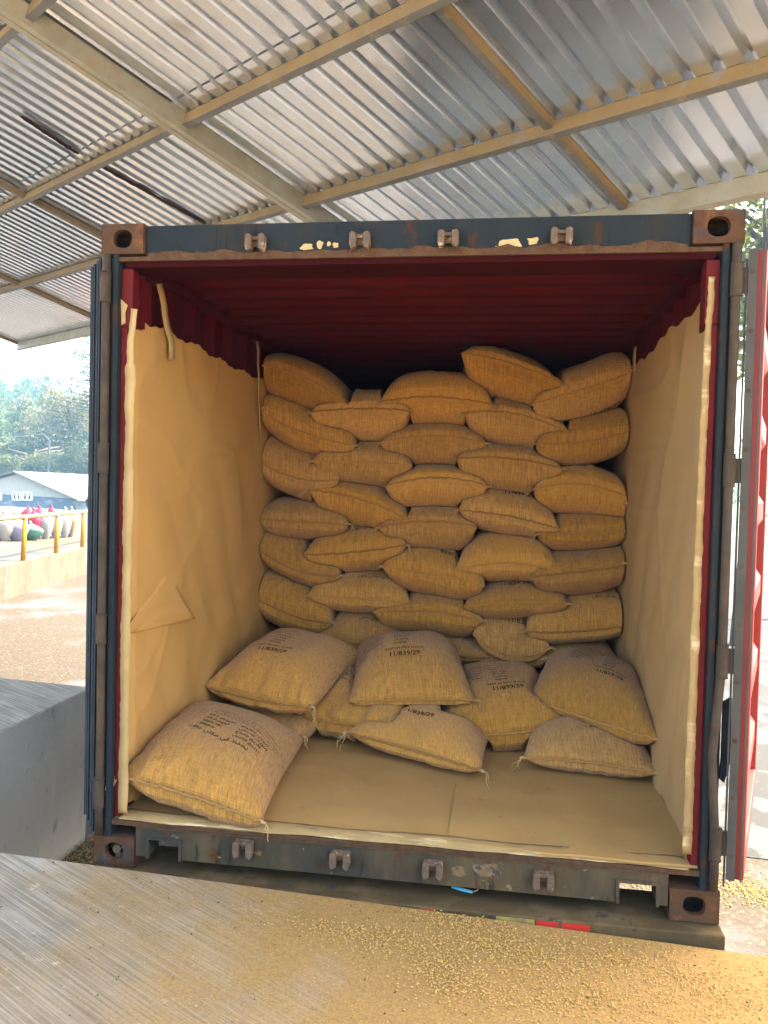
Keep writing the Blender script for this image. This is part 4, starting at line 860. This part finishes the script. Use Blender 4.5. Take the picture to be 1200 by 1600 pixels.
for (pa, pb) in (((-.35, ez-.07), (off, pz+.05)), ((off, pz+.05), (wd+.35, ez-.09))):
    a_ = oo+exn*pa[0]+np.array([0, 0, pa[1]]); b_ = oo+exn*pb[0]+np.array([0, 0, pb[1]]); mb.obox(a_, b_-a_, bdir*14.6, (0, 0, .07))
mb.build('roof', rfm, bl)
wf = mat('white_window_frame', (.75, .75, .72), .5); gls = mat('dark_glass', (.03, .05, .07), .1, spec=.6)
for (ua, ub) in ((-20, 3), (20, 34), (36, 51)):
    a_ = lvp(ua, 767, BD)-BO; b_ = lvp(ub, 783, BD)-BO; x0, x1 = (a_-g0)@exn, (b_-g0)@exn; z0, z1 = b_[2], a_[2]; q = g0-bdir*.05
    mb = MB()
    for (xa, xb, za, zb) in ((x0, x1, z0, z0+.08), (x0, x1, z1-.08, z1), (x0, x0+.09, z0, z1), (x1-.09, x1, z0, z1), ((x0+x1)/2-.05, (x0+x1)/2+.05, z0, z1)): mb.obox(q+exn*xa+np.array([0, 0, za]), exn*(xb-xa), bdir*.06, (0, 0, zb-za))
    wo = mb.build('window', wf, bl); mb = MB(); mb.obox(q+bdir*.03+exn*(x0+.02)+np.array([0, 0, z0+.02]), exn*(x1-x0-.04), bdir*.01, (0, 0, z1-z0-.04)); mb.build('pane', gls, wo)
# white truck nose beside the building
tp = lvp(139, 800, 38.); tk = empty('parked_truck', (tp[0], tp[1], WT-.01), 'white truck nose with slatted grille just left of the container', 'truck', frame=LM, rz=R(12))
wm = mat('white_truck_paint', (.28, .29, .30), .35, spec=.5)
def rbox(mb, a, b): mb.box(a, b)
mb = MB(); mb.prism([(-.45, .35), (.9, .35), (.9, 1.75), (.55, 1.75), (.35, 1.22), (-.38, 1.08), (-.45, .95)], (-.0, 0, 0), (.0, 1, 0), (0, 0, 1), (1.5, 0, 0)); mb.build('cab', wm, tk, bevel=.06)
mb = MB()
for k in range(6): mb.box((.2, -.475, .5+k*.08), (1.3, -.455, .54+k*.08))
mb.build('grille', gls, tk)
mb = MB(); mb.box((-.03, -.56, .30), (1.53, -.46, .42)); mb.build('bumper', M['steel'], tk, bevel=.02)
mb = MB(); mb.add([(.1, .34, 1.27), (1.4, .34, 1.27), (1.4, .53, 1.7), (.1, .53, 1.7)], [(0, 1, 2, 3)]); mb.build('windscreen', gls, tk)
for x in (0, 1.5): mb = MB(); mb.tube([(x-.09, .1, .33), (x+.09, .1, .33)], .33, 18); mb.build('wheel', M['rubber'], tk)
for x in (.12, 1.38): mb = MB(); mb.tube([(x, -.48, .62), (x, -.455, .62)], .09, 14); mb.build('headlight', wf, tk)
# lamp pole and wire
pp = lvp(76, 716, 60.); up = empty('utility_pole', (pp[0], pp[1], bz), 'thin pale lamp pole with slanting arm before the wooded hill', 'pole', frame=LM)
ptop = lvp(76, 688, 60.); ht_ = ptop[2]-bz; pm = mat('pale_pole', (.14, .15, .16), .6)
mb = MB(); mb.tube([(0, 0, 0), (0, 0, ht_)], [.11, .08], 8); mb.build('pole', pm, up); mb = MB(); mb.tube([(0, 0, ht_-.02), (-.45, 0, ht_+.42)], .05, 6); mb.build('lamp_arm', pm, up)
w0 = lvp(-60, 683, 58.); w1_ = lvp(66, 678, 60.); mb = MB(); mb.tube([w0+(w1_-w0)*k/20-np.array([0, 0, .5*(1-(2*k/20-1)**2)*.3]) for k in range(21)], .018, 4); o = mb.build('overhead_wire', pm, frame=LM); tag(o, 'thin overhead wire running left from the lamp pole', 'wire')

# hill and woods
mb = MB(); n = 50; G = np.zeros((n, n, 3))
def hill_z(x, y):
    d = math.hypot(x+2, y+3); q = max(0, min(1, (d-62)/75)); return YZ-.6+9.5*(q*q*(3-2*q))+2.5*noise.noise(Vector((x*.02, y*.02, 0)))*q
for i in range(n):
    for j in range(n):
        az = R(-75+150*i/(n-1)); d = 58+130*j/(n-1); x = -2+d*math.sin(az); y = -3+d*math.cos(az); G[i, j] = (x, y, hill_z(x, y))
mb.grid(G, flip=True); o = mb.build('hill', mat('wooded_hillside', (.06, .075, .035), .95, var=(.09, .09, .045), vscale=.3), frame=LM, smooth=True); tag(o, None, None, kind='structure')
def leafmat(name, a, b):
    m = mat(name, a, .7, var=b, vscale=.8, spec=.2); N, L, p = nodes(m); p.inputs['Subsurface Weight'].default_value = 0
    tr = N.new('ShaderNodeBsdfTranslucent'); mx = N.new('ShaderNodeMixShader'); mx.inputs[0].default_value = .35; L.new(p.inputs['Base Color'].links[0].from_socket, tr.inputs[0]); out = N['Material Output']
    L.new(p.outputs[0], mx.inputs[1]); L.new(tr.outputs[0], mx.inputs[2]); L.new(mx.outputs[0], out.inputs[0]); return m
LF = {'dark': leafmat('dark_leaves', (.05, .08, .03), (.08, .11, .04)), 'pale': leafmat('pale_leaves', (.20, .17, .09), (.13, .13, .06)), 'lime': leafmat('sunlit_leaves', (.16, .17, .04), (.10, .13, .03)), 'mid': leafmat('mid_leaves', (.08, .10, .045), (.11, .12, .05))}
BK = mat('bark', (.12, .09, .065), .9, bump=.5, bscale=20)
def crown(mb, cx, cy, cz, rx, rz, n, ls, seed, clumps=12):
    rr = random.Random(seed); cs = []
    for k in range(clumps):
        while True:
            q = np.array([rr.uniform(-1, 1) for _ in range(3)])
            if np.linalg.norm(q) < 1: break
        cs.append((cx+q[0]*rx*.72, cy+q[1]*rx*.72, cz+q[2]*rz*.72, rr.uniform(.28, .5)))
    for k in range(n):
        c_ = rr.choice(cs); d = np.array([rr.gauss(0, 1) for _ in range(3)]); d /= np.linalg.norm(d)+1e-6; d *= c_[3]*rr.uniform(.55, 1.05)
        p = np.array([c_[0]+d[0]*rx, c_[1]+d[1]*rx, c_[2]+d[2]*rz*.8]); a_ = np.array([rr.gauss(0, 1) for _ in range(3)]); a_ /= np.linalg.norm(a_); b_ = np.cross(a_, [rr.gauss(0, 1) for _ in range(3)]); b_ /= np.linalg.norm(b_)+1e-6
        s = ls*rr.uniform(.6, 1.3); mb.add([p-a_*s, p+b_*s*.5, p+a_*s, p-b_*s*.5], [(0, 1, 2, 3)])
def tree(u, v, D, rx, rz, zbase, lm, label, seed, n=2600, ls=.12, grp=None, name='tree', clumps=14):
    p = lvp(u, v, D); t_ = empty(name, (p[0], p[1], zbase), label, 'tree', grp, frame=LM); h = p[2]-zbase
    mb = MB(); rr = random.Random(seed); r_ = max(.1, rx*.08); mb.tube([(0, 0, 0), (.05*h*.1, 0, h*.4), (0, .05*h*.1, h), (0, 0, h+rz*.6)], [r_, r_*.8, r_*.6, r_*.15], 8)
    for k in range(9):
        g = rr.uniform(0, 6.3); z0 = h-rz*.6+k*rz*.13; mb.tube([(0, 0, z0), (rx*.35*math.cos(g), rx*.35*math.sin(g), z0+rz*.2), (rx*.75*math.cos(g), rx*.75*math.sin(g), z0+rz*.35)], [r_*.5, r_*.3, r_*.1], 5)
    mb.build('trunk', BK, t_, smooth=True); mb = MB(); crown(mb, 0, 0, h, rx, rz, n, ls, seed, clumps); mb.build('crown', lm, t_); return t_
G1 = 'trees behind the low building'
tree(108, 665, 68, 3.4, 4.2, bz-.5, LF['pale'], 'broad sunlit pale brown tree right of the lamp pole', 21, 5200, .16, G1)
tree(36, 655, 74, 1.6, 2.8, bz-.5, LF['pale'], 'small bright cream tree on the wooded hill, left of the lamp pole', 22, 2200, .14, G1)
tree(55, 722, 62, 3.0, 1.7, bz-.5, LF['mid'], 'low bushy green tree just above the gable peak', 23, 3600, .13, G1)
tree(125, 725, 60, 2.4, 1.5, bz-.5, LF['mid'], 'low green tree above the right end of the building roof', 24, 2600, .13, G1)
tree(0, 715, 66, 2.8, 2.0, bz-.5, LF['dark'], 'dark bushy tree above the left slope of the building roof', 25, 2800, .14, G1)
# tall conifer with layered boughs
def conifer(u, v, D, label, seed):
    p = lvp(u, v, D); zb = bz-.5; h = p[2]-zb; t_ = empty('conifer_tree', (p[0], p[1], zb), label, 'tree', None, frame=LM); rr = random.Random(seed)
    mb = MB(); mb.tube([(0, 0, 0), (0, 0, h*.6), (0, 0, h)], [.35, .2, .04], 8); mb2 = MB()
    for k in range(34):
        q = k/33; z = h*(.45+.54*q); L_ = (1-q)*3.4+.8; g = rr.uniform(0, 6.3)
        for m_ in range(3):
            g += 2.1; e = np.array([math.cos(g)*L_, math.sin(g)*L_, .10*L_]); mb.tube([(0, 0, z), tuple(e*.6+np.array([0, 0, z])), tuple(e*1.0+np.array([0, 0, z]))], [.05, .03, .012], 4)
            for w_ in range(34):
                t2 = rr.uniform(.25, 1.05); pt = e*t2+np.array([rr.gauss(0, .28), rr.gauss(0, .28), z+rr.gauss(.03, .09)]); a_ = np.array([rr.gauss(0, 1), rr.gauss(0, 1), rr.gauss(0, .25)]); a_ /= np.linalg.norm(a_); b_ = np.cross(a_, (0, 0, 1.)); s = rr.uniform(.12, .3)
                mb2.add([pt-a_*s, pt+b_*s*.3, pt+a_*s, pt-b_*s*.3], [(0, 1, 2, 3)])
    mb.build('trunk', BK, t_, smooth=True); mb2.build('crown', LF['dark'], t_)
conifer(160, 495, 58, 'tall conifer with flat layered boughs rising behind the container edge', 31)
# small pale roof beyond
sh = lvp(140, 712, 64.); s0 = empty('distant_shed', (sh[0], sh[1], bz), 'small shed with pale roof peeping out beside the container, before the trees', 'shed', frame=LM)
hh = sh[2]-bz; mb = MB(); mb.box((-.5, 0, 0), (3, 3, hh)); mb.build('wall', blk, s0); mb = MB(); mb.prism([(-.9, hh-.02), (3.4, hh+.5), (3.4, hh+.6), (-.9, hh+.1)], (0, -.3, 0), (1, 0, 0), (0, 0, 1), (0, 3.6, 0)); mb.build('roof', rfm, s0)
# wooded hillside as one mass
mb = MB(); rr = random.Random(77)
for k in range(190):
    az = R(rr.uniform(-40, -17) if k < 150 else rr.uniform(-17, 45)); d = rr.uniform(70, 135); x = -2+d*math.sin(az); y = -3+d*math.cos(az); z = hill_z(x, y); rx = rr.uniform(2.0, 4.2); rz = rr.uniform(2.2, 4.6)
    crown(mb, x, y, z+rz*.9, rx, rz, 330 if k < 150 else 120, .30, 500+k, 9)
o = mb.build('hillside_wood', LF['dark'], frame=LM); tag(o, 'hazy wooded hillside behind the low building', None, kind='stuff')
# right-hand trees in the sun
G2 = 'sunlit trees right of the container'
tree(1195, 430, 15, 1.7, 2.6, YZ, LF['lime'], 'yellow green sunlit tree beside the top right corner casting', 41, 6500, .07, G2)
tree(1290, 520, 19, 2.2, 3.0, YZ, LF['lime'], 'sunlit tree standing further right behind the open red door', 42, 4200, .08, G2)
tree(1148, 470, 24, 2.0, 2.6, YZ, LF['lime'], 'sunlit tree seen through the gap between right post and door', 43, 5000, .08, G2)

# ------------------------------------------------------------------ thin morning haze
mb = MB(); mb.box((-190, -110, YZ-2.2), (190, 180, 34)); hz = mb.build('haze', None, frame=LM); tag(hz, 'thin pale blue haze over the yard and hillside', None, kind='stuff')
hm = bpy.data.materials.new('haze'); hm.use_nodes = True; hn = hm.node_tree; hn.nodes.remove(hn.nodes['Principled BSDF']); pv = hn.nodes.new('ShaderNodeVolumePrincipled')
pv.inputs['Color'].default_value = (.34, .68, 1, 1); pv.inputs['Density'].default_value = .0019; pv.inputs['Anisotropy'].default_value = .2; hn.links.new(pv.outputs[0], hn.nodes['Material Output'].inputs['Volume']); hz.data.materials.append(hm)
